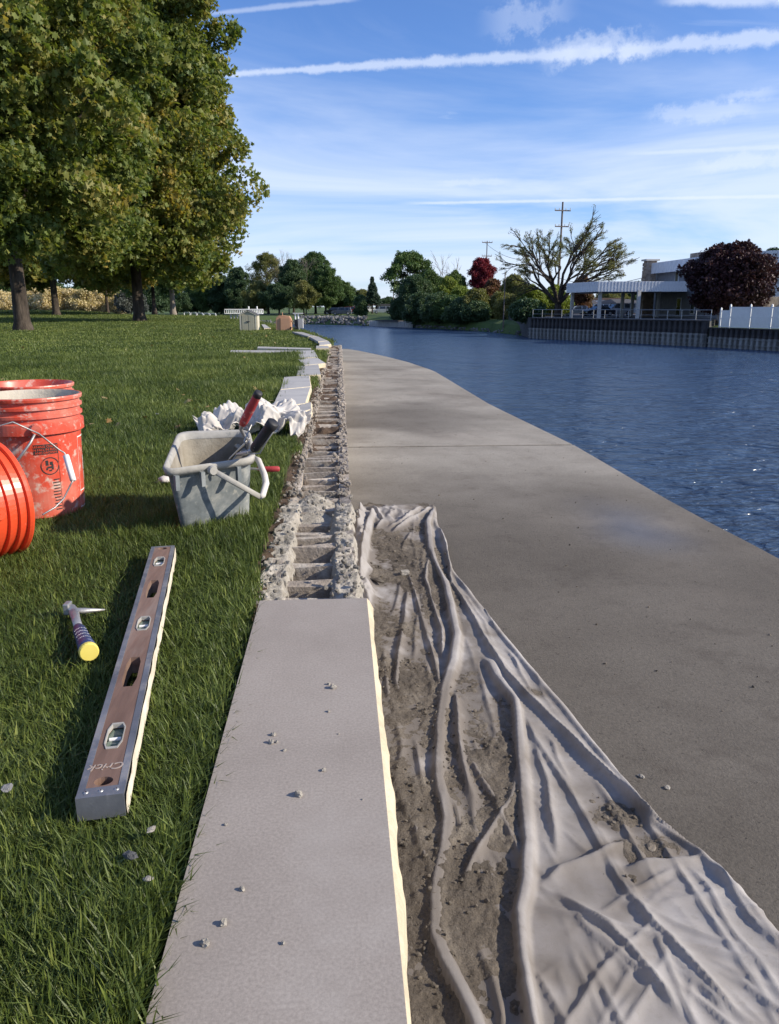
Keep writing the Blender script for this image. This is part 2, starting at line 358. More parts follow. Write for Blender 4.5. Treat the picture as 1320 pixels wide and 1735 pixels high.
# water
wm = bpy.data.materials.new('canal_water'); wm.use_nodes = True; t = wm.node_tree; b = t.nodes['Principled BSDF']
b.inputs['Base Color'].default_value = (.038, .068, .122, 1); b.inputs['Roughness'].default_value = .21; b.inputs['IOR'].default_value = 1.33; b.inputs['Specular IOR Level'].default_value = .5
tcw = t.nodes.new('ShaderNodeTexCoord')
def wn(scale, det, st):
    mp = t.nodes.new('ShaderNodeMapping'); mp.inputs['Scale'].default_value = st; mp.inputs['Rotation'].default_value = (0, 0, R(20)); t.links.new(tcw.outputs['Object'], mp.inputs[0])
    n = t.nodes.new('ShaderNodeTexNoise'); n.inputs['Scale'].default_value = scale; n.inputs['Detail'].default_value = det; n.inputs['Distortion'].default_value = .4; t.links.new(mp.outputs[0], n.inputs['Vector']); return n.outputs['Fac']
hh = math_node(t, 'ADD', math_node(t, 'MULTIPLY', wn(1.7, 3, (.45, 1, 1)), .55), math_node(t, 'MULTIPLY', wn(.35, 2, (.5, 1, 1)), .9))
hh = math_node(t, 'ADD', hh, math_node(t, 'MULTIPLY', wn(5.0, 3, (.45, 1, 1)), .26))
bw = t.nodes.new('ShaderNodeBump'); bw.inputs['Strength'].default_value = 1; bw.inputs['Distance'].default_value = .78; t.links.new(hh, bw.inputs['Height']); t.links.new(bw.outputs[0], b.inputs['Normal'])
poly_sheet('water', [(-400, -200), (600, -200), (600, 700), (-400, 700)], ZW, ZW - .4, wm, kind='structure')

# lawn: level park land whose bank curves away to the left beyond the wall
def lawn_z(x, y):
    return .33 * sstep(y, 30, 95) + .03 * fbm(np.asarray(x) * .25, np.asarray(y) * .25, 0, 5, 3) * sstep(y, 2, 8) + .006 * fbm(np.asarray(x) * 3, np.asarray(y) * 3, 0, 8, 2)
XL = -.235
edge = [(-.208, -3), (-.208, 1.66), (-.24, 1.86), (XL, 14.4)] + [tuple(onz(px, py, 0)[:2]) for px, py in ((566, 579), (552, 573.5), (532, 566), (513, 560), (492, 554.5), (470, 550.5), (445, 546.5), (418, 542.5), (385, 538.5))] + [(-16, 60), (-24, 78), (-40, 100), (-60, 140)]
def edge_x(y):
    ys = [e[1] for e in edge]; xs = [e[0] for e in edge]; return np.interp(y, ys, xs)
ys = np.concatenate([np.linspace(-3, 20, 116), np.geomspace(20.5, 140, 90)])
s = np.concatenate([[0, 0], np.geomspace(.02, 160, 90)])
Yg, Sg = np.meshgrid(ys, s, indexing='ij'); Xg = edge_x(Yg) - Sg; Zg = lawn_z(Xg, Yg); Zg[:, 0] = -3.5
grid_obj('lawn', Xg, Yg, Zg, M['lawn'], kind='structure')
# soil strip between the turf and the wall
xs = np.linspace(-.245, -.195, 7); yy = np.arange(-1, 15.2, .03); Yg, Xg = np.meshgrid(yy, xs, indexing='ij')
grid_obj('soil_edge', Xg, Yg, -.035 + .022 * fbm(Xg * 30, Yg * 30, 0, 3, 4), M['soil'], kind='structure')

# far land across the water
far = thing
fb = [tuple(onz(px, py, ZW)[:2]) for px, py in ((300, 549), (430, 549.5), (520, 549.5), (600, 551.5), (680, 554), (760, 558), (830, 562.5), (896, 570))]
XB = fb[-1]
def strip(name, front, prof, m, **props):
    """bank that climbs away from a waterline: prof = (metres back, z)"""
    X = []; Y = []; Z = []
    P = [Vector((p[0], p[1])) for p in front]; d = Vector((.12, 1)).normalized()
    for p in P:
        X.append([p.x + d.x * q[0] for q in prof]); Y.append([p.y + d.y * q[0] for q in prof]); Z.append([q[1] for q in prof])
    X, Y, Z = map(np.array, (X, Y, Z)); return grid_obj(name, X, Y, Z, m, smooth=False, **props)
fb2 = [(fb[0][0] - 200, fb[0][1] + 10)] + fb
fbd = []
for a, b_ in zip(fb2[:-1], fb2[1:]):
    for k in range(8): fbd.append((a[0] + (b_[0] - a[0]) * k / 8, a[1] + (b_[1] - a[1]) * k / 8))
fbd.append(fb2[-1])
strip('far_bank_land', fbd, [(0, ZW - .6), (.4, ZW + .1), (3, -1.45), (9, -1.0), (30, -.9), (60, -.5), (140, .4), (900, 2)], M['farlawn'], kind='structure')
M['asphalt'] = mat('asphalt', [(.06, .06, .062), (.085, .084, .082)], 2, .9, .01, 30)
# right bank: parking yard held by the sheet piling
pb = [onz(897, 572.7, ZW), onz(1195, 587.6, ZW)]; PT = -.46
p2 = [pb[1], onz(1200, 587.8, ZW), onz(1330, 595.5, ZW), onz(1330, 595.5, ZW) + (onz(1330, 595.5, ZW) - onz(1200, 587.8, ZW)) * 4]; PT2 = -1.02
pn = (pb[1] - pb[0]).normalized(); pnn = Vector((-pn.y, pn.x, 0));
if pnn.y < 0: pnn = -pnn
aw = Vector((.12, 1, 0)); bk_ = Vector((pb[1].x, pb[1].y, 0)).normalized(); rt_ = Vector((bk_.y, -bk_.x, 0)); e1_ = pb[1] + bk_ * 26 + rt_ * 1.5
poly_sheet('parking_yard', [pb[0] + pnn * .25, pb[1] + pnn * .25, e1_, Vector((900, e1_.y - 8, 0)), Vector((900, 1500, 0)), pb[0] + aw * 1400, pb[0] + aw * 1], PT, -3.6, M['asphalt'], kind='structure')
poly_sheet('garden_lawn', [pb[1] + pnn * .3 + pn * .02, Vector(p2[2]) + pnn * .2, Vector(p2[3]) + pnn * .2, Vector((900, Vector(p2[3]).y, 0)), Vector((900, e1_.y - 8.1, 0)), e1_ + rt_ * .02, pb[1] + bk_ * .5 + rt_ * .05], PT2, -3.6, M['farlawn'], kind='structure')

# concrete walk, cast in bays
M['concrete'] = mat('walk_concrete', [(.212, .190, .155), (.280, .254, .212), (.338, .310, .262)], 1.3, .88, .002, 190, fine=.27, fscale=150,
                    spots=[((.11, .09, .07), .62, .52, .70, .55), ((.38, .34, .285), .9, .54, .72, .6), ((.12, .095, .075), 7, .55, .75, .40), ((.055, .04, .03), 34, .64, .72, .7), ((.36, .33, .29), 120, .62, .69, .8), ((.04, .032, .026), 90, .62, .70, .7)])
we = [tuple(onz(px, py, ZWALK)[:2]) for px, py in ((1320, 945), (1155, 860), (975, 755), (830, 685), (735, 628), (690, 613), (650, 603), (610, 594.5), (588, 591))]
we = [(we[0][0] + .05, -2.0)] + we
wy = [p[1] for p in we]; wx = [p[0] for p in we]
def walk_x(y): return float(np.interp(y, wy, wx))
def vary_walk(m):
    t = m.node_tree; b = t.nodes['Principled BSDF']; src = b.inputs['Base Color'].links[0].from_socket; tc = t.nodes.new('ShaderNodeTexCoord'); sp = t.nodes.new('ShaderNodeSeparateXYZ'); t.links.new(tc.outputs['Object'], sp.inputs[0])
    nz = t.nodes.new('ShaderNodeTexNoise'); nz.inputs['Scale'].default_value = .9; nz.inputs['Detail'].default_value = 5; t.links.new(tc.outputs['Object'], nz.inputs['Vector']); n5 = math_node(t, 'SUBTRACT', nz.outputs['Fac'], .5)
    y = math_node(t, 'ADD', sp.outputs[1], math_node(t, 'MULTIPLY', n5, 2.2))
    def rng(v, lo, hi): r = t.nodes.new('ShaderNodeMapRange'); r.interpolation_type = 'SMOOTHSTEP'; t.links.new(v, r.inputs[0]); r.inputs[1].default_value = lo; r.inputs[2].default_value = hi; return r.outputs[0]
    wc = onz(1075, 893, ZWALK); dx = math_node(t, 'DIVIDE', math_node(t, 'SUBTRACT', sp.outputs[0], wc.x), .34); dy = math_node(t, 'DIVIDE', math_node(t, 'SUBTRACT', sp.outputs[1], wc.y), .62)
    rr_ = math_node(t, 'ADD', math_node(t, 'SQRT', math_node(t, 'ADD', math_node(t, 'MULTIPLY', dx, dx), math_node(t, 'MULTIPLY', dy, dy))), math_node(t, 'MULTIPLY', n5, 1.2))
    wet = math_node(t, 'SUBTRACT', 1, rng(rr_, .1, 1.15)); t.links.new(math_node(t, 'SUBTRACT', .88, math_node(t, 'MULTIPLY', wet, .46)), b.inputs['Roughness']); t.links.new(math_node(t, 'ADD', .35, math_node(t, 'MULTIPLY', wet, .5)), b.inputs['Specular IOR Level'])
    f = math_node(t, 'MULTIPLY', math_node(t, 'SUBTRACT', 1, rng(y, 3.2, 5.3)), .72)  # concrete colour grows darker towards the near end, border broken by noise
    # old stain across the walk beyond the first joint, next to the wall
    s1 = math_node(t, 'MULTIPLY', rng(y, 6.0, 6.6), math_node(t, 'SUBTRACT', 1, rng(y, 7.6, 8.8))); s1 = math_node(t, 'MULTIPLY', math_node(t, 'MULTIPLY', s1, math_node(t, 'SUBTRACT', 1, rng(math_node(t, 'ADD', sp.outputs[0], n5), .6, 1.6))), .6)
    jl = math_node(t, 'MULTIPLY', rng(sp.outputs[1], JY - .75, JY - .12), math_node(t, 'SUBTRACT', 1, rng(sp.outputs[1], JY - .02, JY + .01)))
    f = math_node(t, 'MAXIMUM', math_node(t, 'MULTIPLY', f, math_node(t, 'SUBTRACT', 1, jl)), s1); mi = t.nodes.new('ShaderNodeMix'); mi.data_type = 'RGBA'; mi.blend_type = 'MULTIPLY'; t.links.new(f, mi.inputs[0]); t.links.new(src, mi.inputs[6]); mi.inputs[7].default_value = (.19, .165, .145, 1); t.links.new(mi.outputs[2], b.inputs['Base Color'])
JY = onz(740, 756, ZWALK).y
vary_walk(M['concrete'])
walk = link('concrete_walk', None, kind='structure')
joints = [-2.0, onz(740, 756, ZWALK).y, onz(640, 641.5, ZWALK).y, onz(640, 626, ZWALK).y, wy[-1]]
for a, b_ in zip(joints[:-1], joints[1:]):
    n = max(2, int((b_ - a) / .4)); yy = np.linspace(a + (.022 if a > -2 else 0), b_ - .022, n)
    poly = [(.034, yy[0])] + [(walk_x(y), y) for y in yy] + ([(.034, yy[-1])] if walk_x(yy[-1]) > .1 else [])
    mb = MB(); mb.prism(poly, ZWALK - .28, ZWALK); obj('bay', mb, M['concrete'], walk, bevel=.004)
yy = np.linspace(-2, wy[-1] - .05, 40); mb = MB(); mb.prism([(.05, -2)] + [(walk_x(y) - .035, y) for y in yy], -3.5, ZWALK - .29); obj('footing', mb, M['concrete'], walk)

M['joint'] = mat('joint_filler', [(.03, .025, .02), (.06, .05, .04)], 20, .95)
for a in joints[1:-1]:
    mb = MB(); mb.box((walk_x(a) / 2 + .01, a, ZWALK - .05), (walk_x(a) - .06, .0436, .07)); obj('joint', mb, M['joint'], walk)
# ================================================================= BLOCK WALL
wall = thing('block_wall', 'low hollow block retaining wall with open cores along the lawn edge', 'wall', (-.085, 1.7, -.2))
WX0, WX1 = -.2, .03; WT = -.035
def block_mb(seed):
    rr = random.Random(seed); mb = MB(); L = .286; sh = .042; H = .19
    def jb(x0, x1, y0, y1, z0, z1):
        a = MB(); a.box(((x0 + x1) / 2, (y0 + y1) / 2, (z0 + z1) / 2), (x1 - x0, y1 - y0, z1 - z0))
        a.v = [(v[0] + rr.uniform(-.003, .003), v[1] + rr.uniform(-.004, .004), v[2] + (rr.uniform(-.012, .003) if v[2] > z0 + .01 else 0)) for v in a.v]; mb.add(a.v, a.f)
    jb(WX1 - sh, WX1, 0, L, -H, 0); jb(WX0, WX0 + sh * .8, 0, L, -H, -.004)
    for y0, y1 in ((0, .026), (.128, .158), (.262, L)): jb(WX0 + sh * .8 + .003, WX1 - sh - .003, y0, y1, -H, -.002 - rr.uniform(0, .022))
    return mb
bms = [block_mb(k).mesh('block', M['block']) for k in range(14)]
y = -.6; k = 0
while y < 14.9:
    o = link('block', bms[(k * 5) % 14], wall); o.location = Vector((random.uniform(-.003, .003), y, WT + random.uniform(-.004, .004))) - wall.location
    y += .296; k += 1
mb = MB(); mb.box(((WX0 + WX1) / 2, 7.2, -.32), (WX1 - WX0 - .006, 15.8, .16)); obj('lower_course', mb, M['block'], wall)
xs = np.linspace(WX0 + .02, WX1 - .02, 18); yy = np.arange(-.6, 14.9, .02); Yg, Xg = np.meshgrid(yy, xs, indexing='ij')
grid_obj('core_fill', Xg, Yg, -.145 + .03 * fbm(Xg * 18, Yg * 9, 0, 13, 4) + .085 * sstep(Yg, 2.9, 4.5) + .04 * fbm(Xg * 5, Yg * 5, 0, 17, 3) * sstep(Yg, 2.9, 4), M['soil'], wall, kind='stuff')
# fresh mortar beds, lumpy
def clod_protos(n, r, flat, s0=0, sub=1): return [ico_clod(s0 + i, r, sub, flat) for i in range(n)]
mxs = np.linspace(-.262, .058, 110); mys = np.arange(1.55, 3.0, .004); Yg, Xg = np.meshgrid(mys, mxs, indexing='ij')
def band(X, c, w): return np.clip(1 - np.abs(X - c) / w, 0, 1) ** .6
lump = fbm(Xg * 26, Yg * 26, 0, 41, 5, .62); big = fbm(Xg * 5, Yg * 8, 0, 47, 2); lump2 = (.42 - np.abs(fbm(Xg * 15 + 2 * big, Yg * 12, 0, 43, 5, .55))) * 1.9 - .25
hgt = np.maximum(band(Xg, -.188 + .012 * big, .045 + .014 * lump), band(Xg, .004 + .010 * big, .042 + .012 * lump))
hgt = np.minimum(hgt * (.040 + .040 * lump2 + .014 * big), .025 + .010 * lump2) * sstep(Yg, 1.4, 1.75) * (1 - sstep(Yg, 2.62, 2.95))
plug = np.exp(-((Yg - 2.72) / .10) ** 2 - ((Xg + .10) / .075) ** 2) * (.070 + .03 * lump2)
Zm = WT - .045 + np.maximum(hgt * 1.75, plug)
grid_obj('mortar_bed', Xg, Yg, Zm, M['mortar'], wall, mask=(np.maximum(hgt, plug) > .002), kind='stuff')
n = 240; px = np.where(RNG.random(n) < .5, RNG.normal(-.19, .026, n), RNG.normal(.004, .024, n)); py = 1.72 + RNG.random(n) ** 1.1 * 1.15
e = RNG.random(n) < .12; px[e] = RNG.normal(-.1, .04, e.sum()); py[e] = RNG.normal(2.7, .09, e.sum())
pz = WT + .006 + .028 * np.clip(RNG.random(n), 0, 1) * (1 - sstep(py, 2.6, 3.0)); px = np.clip(px, -.25, .047)
scatter('mortar_lumps', clod_protos(5, .5, .8, 3), np.stack([px, py, pz], 1), RNG.random((n, 3)) * 6, .0025 + .0055 * RNG.random(n) ** 2.5, M['mortar'], wall, kind='stuff')
# old mortar crumbs on the rest of the wall
n = 4200; py = 2.8 + 12 * RNG.random(n) ** 1.0; px = np.where(RNG.random(n) < .52, RNG.normal(-.192, .018, n), RNG.normal(.008, .018, n)); px = np.clip(px, -.245, .026)
scatter('old_mortar_crumbs', clod_protos(5, .45, .6, 13), np.stack([px, py, np.full(n, WT + .001)], 1), RNG.random((n, 3)) * 6, .002 + .013 * RNG.random(n) ** 3.0, M['block'], wall, kind='stuff')

# ================================================================= COPING SLABS
def slab_quad(name, quad, z, th, m, em, label, cat, group=None, edge=None, bulge=.0):
    c = sum(quad, Vector()) / 4; t_ = thing(name, label, cat, (c.x, c.y, z - th), group)
    mb = MB(); mb.prism([(p.x, p.y) for p in quad], z - th, z); obj('slab', mb, m, t_, bevel=.0015)
    if edge is not None:      # rock-faced edges
        for a, b_ in edge:
            A, B = quad[a], quad[b_]; d = (B - A); L = d.length; d = d.normalized(); nrm = Vector((d.y, -d.x, 0))
            if (A + nrm - c).length < (A - nrm - c).length: nrm = -nrm
            ns = max(4, int(L / .018)); us = np.linspace(0, L, ns); hs = np.linspace(0, 1, 7); U, H_ = np.meshgrid(us, hs, indexing='ij')
            prof = np.sin(np.clip(H_ * 1.05, 0, 1) * PI) ** .5 * .55 + H_ * .45
            wob = (.6 + .55 * fbm(U * 16, H_ * 2, 0, int(abs(A.x) * 977) % 97, 4) + .25 * fbm(U * 3, 0 * U, 0, 5, 2))
            dep = bulge * prof * wob
            X = A.x + d.x * U + nrm.x * dep; Y = A.y + d.y * U + nrm.y * dep; Z = z - .0005 - th * H_
            grid_obj('rock_face', X, Y, Z, em, t_, smooth=False)
    return t_
zt = .02
p0 = onz(440, 1015, zt); p1 = onz(622, 1015, zt); p3 = onz(245, 1735, zt); p2_ = onz(690, 1735, zt)
xl = (p0.x + p3.x) / 2; xr = (p1.x + p2_.x) / 2; yf = (p0.y + p1.y) / 2
slab_quad('coping_slab', [Vector((xl, yf, 0)), Vector((xr, yf, 0)), Vector((xr, .32, 0)), Vector((xl, .32, 0))], zt, .05, M['slab'], M['stone_edge'],
          'long brown grey coping slab already laid on the block wall beside the dust sheet', 'coping slab', edge=[(1, 2)], bulge=.019)
path = [
 ('grey coping slab on the lawn right behind the pale canvas bundle, tilted end nearest the wall', [(488, 690), (527, 681), (527, 693), (478, 706)]),
 ('grey coping slab overlapping its twin just beyond the canvas bundle, lower of the pair', [(475, 660), (526, 655), (517, 683), (461, 690)]),
 ('grey coping slab butted on the far side of the overlapping pair beyond the canvas bundle', [(481.5, 638.7), (524, 636), (526.3, 654.6), (475.5, 659.6)]),
 ('grey coping slab with a small dark spot lying square to the wall before the skewed one', [(504, 620.5), (539.3, 617), (543.6, 634.4), (503, 636)]),
 ('skewed grey coping slab between the spotted slab and the one at the sideways slabs', [(505, 608.4), (537.6, 605.8), (551.5, 615.2), (516, 618.6)]),
 ('grey coping slab joining the end of the long sideways slab', [(505, 594), (532.4, 593.3), (538.5, 605), (507.3, 606.5)]),
 ('short pale coping slab just past the two sideways slabs, nearest of the far run', [(536, 585.7), (556, 585.7), (558, 589.6), (535.5, 589.8)]),
 ('pale coping slab second in the far run, at the rim of the lawn', [(541, 579.3), (556.6, 577.5), (561, 583.1), (541, 584.9)]),
 ('pale coping slab third in the far run where it bends towards the pedestals', [(524, 570.4), (539.3, 570), (555, 577.1), (539.3, 578.8)]),
 ('pale coping slab fourth in the far run, near the meter pedestal', [(495, 561.9), (512, 562.6), (537, 569.7), (523, 570)]),
 ('farthest pale coping slab, between the small shed and the tan box', [(443, 549.6), (449, 549.6), (459, 556), (448, 556.5)]),
 ('long pale coping slab lying sideways on the lawn, longer and nearer of two', [(391, 593.2), (503, 593.8), (503, 597.3), (390, 596.6)]),
 ('long pale coping slab lying sideways on the lawn, shorter and farther of two', [(437, 587.0), (527, 589.6), (527, 592.0), (436, 589.8)]),
]
SLAB_KEEP = []
for i, (lb, q) in enumerate(path):
    zz_ = .052 + .004 * (i % 3)
    quad = [onz(a, b_, zz_) for a, b_ in q]
    ed = [(1, 2), (2, 3)] if i < 11 else [(2, 3), (1, 2)]
    SLAB_KEEP.append([tuple(v.xy) for v in quad])
    slab_quad('coping_slab', quad, zz_, .05, M['slab_far'], M['stone_edge'], lb, 'coping slab', 'coping slabs waiting on the lawn', edge=ed, bulge=.012 if i < 3 else .006)

# ================================================================= DROP CLOTH
def P2(u, v): return onz(600 + u / 1.8333, 840 + v / 1.8333, ZWALK)
RID = [  # (width, height, [(u, v) ...]) fold crests traced on the walk
 (.020, .034, [(250, 45), (230, 100), (240, 180), (256, 222), (285, 280), (302, 360), (320, 450), (312, 530), (287, 620), (272, 720), (262, 850), (272, 930), (292, 1020), (285, 1100), (266, 1180), (250, 1262), (262, 1380), (292, 1470), (340, 1570), (375, 1660), (430, 1800)]),
 (.014, .026, [(232, 190), (222, 270), (245, 350), (272, 430), (275, 525)]),
 (.011, .018, [(165, 235), (182, 290), (205, 370), (238, 480), (260, 560), (272, 640)]),
 (.014, .030, [(262, 100), (285, 170), (298, 230), (302, 285), (350, 355), (412, 470), (470, 560), (555, 645), (640, 730), (720, 820), (800, 900), (880, 985), (962, 1045), (1095, 1118)]),
 (.010, .014, [(330, 300), (400, 400), (440, 500), (520, 610)]),
 (.020, .036, [(405, 500), (450, 580), (505, 655), (520, 800), (533, 950), (543, 1100), (543, 1225), (522, 1320), (535, 1500), (552, 1660), (580, 1820)]),
 (.011, .022, [(312, 600), (325, 720), (335, 850), (362, 950), (370, 1010)]),
 (.010, .018, [(335, 790), (390, 895), (440, 975), (495, 1100), (543, 1205)]),
 (.012, .022, [(510, 840), (485, 950), (442, 1020), (392, 1105), (345, 1195), (335, 1280)]),
 (.017, .032, [(540, 1245), (600, 1210), (640, 1172), (740, 1140), (810, 1108), (862, 1065)]),
 (.012, .024, [(820, 1182), (900, 1165), (1040, 1150), (1095, 1120)]),
 (.014, .020, [(598, 1215), (640, 1262), (700, 1310), (790, 1370), (860, 1440), (960, 1560), (1050, 1680)]),
 (.014, .020, [(520, 665), (560, 760), (620, 850), (680, 945), (740, 1060), (785, 1150), (850, 1260), (925, 1350), (1020, 1440), (1150, 1585), (1260, 1700)]),
 (.011, .014, [(550, 740), (600, 900), (612, 1000), (640, 1130)]),
 (.010, .022, [(88, 470), (104, 600), (114, 665)]),
 (.013, .022, [(165, 290), (152, 400), (138, 500), (133, 590), (152, 655)]),
 (.010, .018, [(345, 1370), (398, 1430), (440, 1530), (456, 1640), (470, 1760)]),
 (.009, .018, [(112, 855), (148, 960), (190, 1060), (215, 1145), (245, 1262)]),
 (.009, .014, [(285, 930), (315, 990), (330, 1050), (300, 1110)]),
 (.014, .018, [(680, 1330), (765, 1395), (850, 1470), (965, 1560), (1040, 1660)]),
 (.012, .016, [(528, 1440), (592, 1540), (650, 1650), (720, 1780)]),
 (.010, .010, [(905, 1285), (1050, 1265), (1200, 1235)]),
 (.012, .016, [(1098, 1125), (1160, 1230), (1230, 1330), (1330, 1430)]),
 (.014, .015, [(690, 1325), (900, 1385), (1100, 1430), (1330, 1485), (1500, 1530)]),
 (.011, .015, [(955, 1415), (1075, 1530), (1180, 1660)]),
 (.014, .014, [(1150, 1475), (1240, 1560), (1350, 1640), (1480, 1740)]),
 (.010, .012, [(180, 750), (200, 840), (225, 960)]),
 (.008, .014, [(255, 90), (120, 100), (75, 95)]),
 (.016, .030, [(215, 35), (150, 95), (90, 110)]),
 (.016, .028, [(245, 40), (190, 80), (110, 125)]),
 (.014, .040, [(60, 60), (45, 120), (30, 200), (15, 310), (10, 360)]),
 (.012, .034, [(25, 40), (10, 110), (0, 200), (8, 300)]),
 (.016, .040, [(20, 45), (70, 60), (90, 90), (60, 120)]),
 (.010, .010, [(590, 930), (620, 1050), (632, 1150)]),
 (.010, .010, [(345, 960), (372, 1040), (360, 1130)]),
 (.009, .012, [(400, 620), (425, 690), (440, 750), (410, 860)]),
]
g = .0042
cxs = np.arange(.036, 1.75, g); cys = np.concatenate([np.arange(.55, 2.6, g), np.arange(2.6, 3.95, g * 1.25)]); Yc, Xc = np.meshgrid(cys, cxs, indexing='ij')
warpx = .010 * fbm(Xc * 7, Yc * 7, 0, 61, 3); warpy = .010 * fbm(Xc * 7 + 9, Yc * 7, 0, 62, 3)
Xw, Yw = Xc + warpx * .6, Yc + warpy * .6
H = np.zeros_like(Xc)
# secondary creases: short straight tension lines that fan out from the gathered far end and from the crossing folds
rc = random.Random(77); FOLDS = [(w, h, [P2(*p).xy for p in pl], i in (0, 5, 30), False) for i, (w, h, pl) in enumerate(RID)]
def fan_lines(org, n, a0, a1, r0, r1, l0, l1, h0, h1, curl=.12):
    for _ in range(n):
        a = rc.uniform(a0, a1); r = r0 + (r1 - r0) * rc.random() ** .8; L = rc.uniform(l0, l1); c = rc.gauss(0, curl); pts = []; p = Vector((org.x + math.cos(a) * r, org.y + math.sin(a) * r)); k = max(4, int(L / .09))
        for i in range(k + 1): pts.append(p.copy()); a_ = a + c * (i / k - .5) + rc.gauss(0, .07); p = p + Vector((math.cos(a_), math.sin(a_))) * (L / k)
        FOLDS.append((rc.uniform(.0035, .0075), rc.uniform(h0, h1), pts, False, True))
AP = P2(215, 40) + Vector((0, .35, 0)); fan_lines(AP, 105, R(-98), R(-58), .45, 3.0, .18, .75, .004, .0095)
fan_lines(AP, 60, R(-72), R(-52), 1.6, 3.2, .2, .8, .004, .009)
AQ = P2(600, 1215); fan_lines(AQ, 34, R(-95), R(5), .03, .5, .15, .6, .004, .009); AR = P2(1095, 1120); fan_lines(AR, 22, R(-150), R(-60), .03, .4, .12, .5, .004, .009)
fan_lines(P2(700, 1330), 40, R(-80), R(20), -.3, .5, .08, .35, .002, .005, .4); fan_lines(P2(500, 900), 60, R(-120), R(-30), -.8, .6, .05, .22, .0015, .004, .5)
for ri, (w, h, pts, ribbon, minor) in enumerate(FOLDS):
    mg = .06 if not minor else .03; x0 = min(p.x for p in pts) - mg; x1 = max(p.x for p in pts) + mg; y0 = min(p.y for p in pts) - mg; y1 = max(p.y for p in pts) + mg
    j0, j1 = np.searchsorted(cxs, x0), np.searchsorted(cxs, x1); i0, i1 = np.searchsorted(cys, y0), np.searchsorted(cys, y1)
    if j1 - j0 < 3 or i1 - i0 < 3: continue
    xw, yw = Xw[i0:i1, j0:j1], Yw[i0:i1, j0:j1]; D = np.full_like(xw, 9.0); RX = np.zeros_like(xw); T = np.zeros_like(xw); tot = 0
    for A, B in zip(pts[:-1], pts[1:]):
        d = B - A; L2 = d.x ** 2 + d.y ** 2; L = math.sqrt(L2); tt = np.clip(((xw - A.x) * d.x + (yw - A.y) * d.y) / L2, 0, 1); dx = xw - A.x - tt * d.x; dy = yw - A.y - tt * d.y; dd = np.hypot(dx, dy)
        k = dd < D; D = np.where(k, dd, D); RX = np.where(k, dx - dy * .15, RX); T = np.where(k, tot + tt * L, T); tot += L
    fl = min(.10, tot * .3); ends = sstep(T, 0, fl) * (1 - sstep(T, tot - fl, tot))
    if ri in (0, 5): ends = np.maximum(ends, sstep(T, 0, .03) * (T > tot * .5))
    if ribbon:      # flat folded band: level top, abrupt sides
        hw_ = .0125 * (1 + .30 * vnoise(T * 3.2, T * 0, 0, ri)); q = D / hw_; r_ = h * .72 * np.exp(-q ** 4) * (.8 + .35 * vnoise(T * 3, T * 0 + 5, 0, ri)) + h * .22 * np.exp(-np.abs(D - hw_ * .75) / .003) * (RX < 0)
    else:
        side = np.where(RX > 0, 1.8, .62); wv = w * .62 * (1 + .3 * vnoise(T * 3.6, T * 0, 0, ri)) if not minor else w
        q = D / np.maximum(wv * side, .0045); r_ = np.exp(-1.2 * q) * 1.15 * h * (.70 if not minor else 1.0) * (.85 + .3 * vnoise(T * 3.5, T * 0 + 5, 0, ri + 50))
    r_ = r_ * np.clip(ends, 0, 1); h_ = H[i0:i1, j0:j1]; H[i0:i1, j0:j1] = np.maximum(h_, r_) + .35 * np.minimum(h_, r_)
H = H + .0030 * (fbm(Xc * 5, Yc * 3, 0, 351, 3) + .5)
# bunched far end and the strip against the wall
tb = P2(120, 75); bun = np.exp(-((Xc - tb.x) / .17) ** 2 - ((Yc - tb.y - .05) / .20) ** 2); sb = P2(28, 190)
bun2 = np.exp(-((Xc - .075) / .032) ** 2) * sstep(Yc, 2.3, 2.6) * (1 - sstep(Yc, 3.65, 3.8))
cr = 1 - np.abs(fbm(Xc * 16, Yc * 7, 0, 81, 3, .5)); H += bun * (.012 + .045 * np.clip(cr - .55, 0, 1)) + bun2 * (.02 + .07 * np.clip(cr - .5, 0, 1))
H[1:-1, 1:-1] = .4 * H[1:-1, 1:-1] + .6 * (4 * H[1:-1, 1:-1] + 2 * (H[:-2, 1:-1] + H[2:, 1:-1] + H[1:-1, :-2] + H[1:-1, 2:]) + H[:-2, :-2] + H[2:, 2:] + H[:-2, 2:] + H[2:, :-2]) / 16
# outline
re = [P2(*p) for p in ((252, 40), (262, 100), (285, 150), (305, 235), (350, 285), (430, 390), (520, 495), (600, 590), (680, 685), (760, 790), (850, 905), (950, 1035), (1090, 1115), (1200, 1232), (1320, 1372), (1500, 1530))]
rx = np.interp(Yc, [p.y for p in re][::-1], [p.x for p in re][::-1]); rx = rx + .006 * fbm(Yc * 6, Yc * 0, 0, 5, 2)
far_y = np.interp(Xc, [P2(0, 60).x, P2(45, 25).x, P2(110, 40).x, P2(220, 28).x, P2(252, 40).x], [P2(0, 60).y, P2(45, 25).y, P2(110, 40).y, P2(220, 28).y, P2(252, 40).y]) + .012 * fbm(Xc * 20, Xc * 0, 0, 6, 2)
inside = (Xc < rx) & (Yc < far_y)
hem = np.exp(-((rx - Xc - .012) / .008) ** 2) * .006 * (1 + .8 * vnoise(Yc * 6, Yc * 0, 0, 9))
Zc = ZWALK + .005 + H + np.maximum(hem, 0)
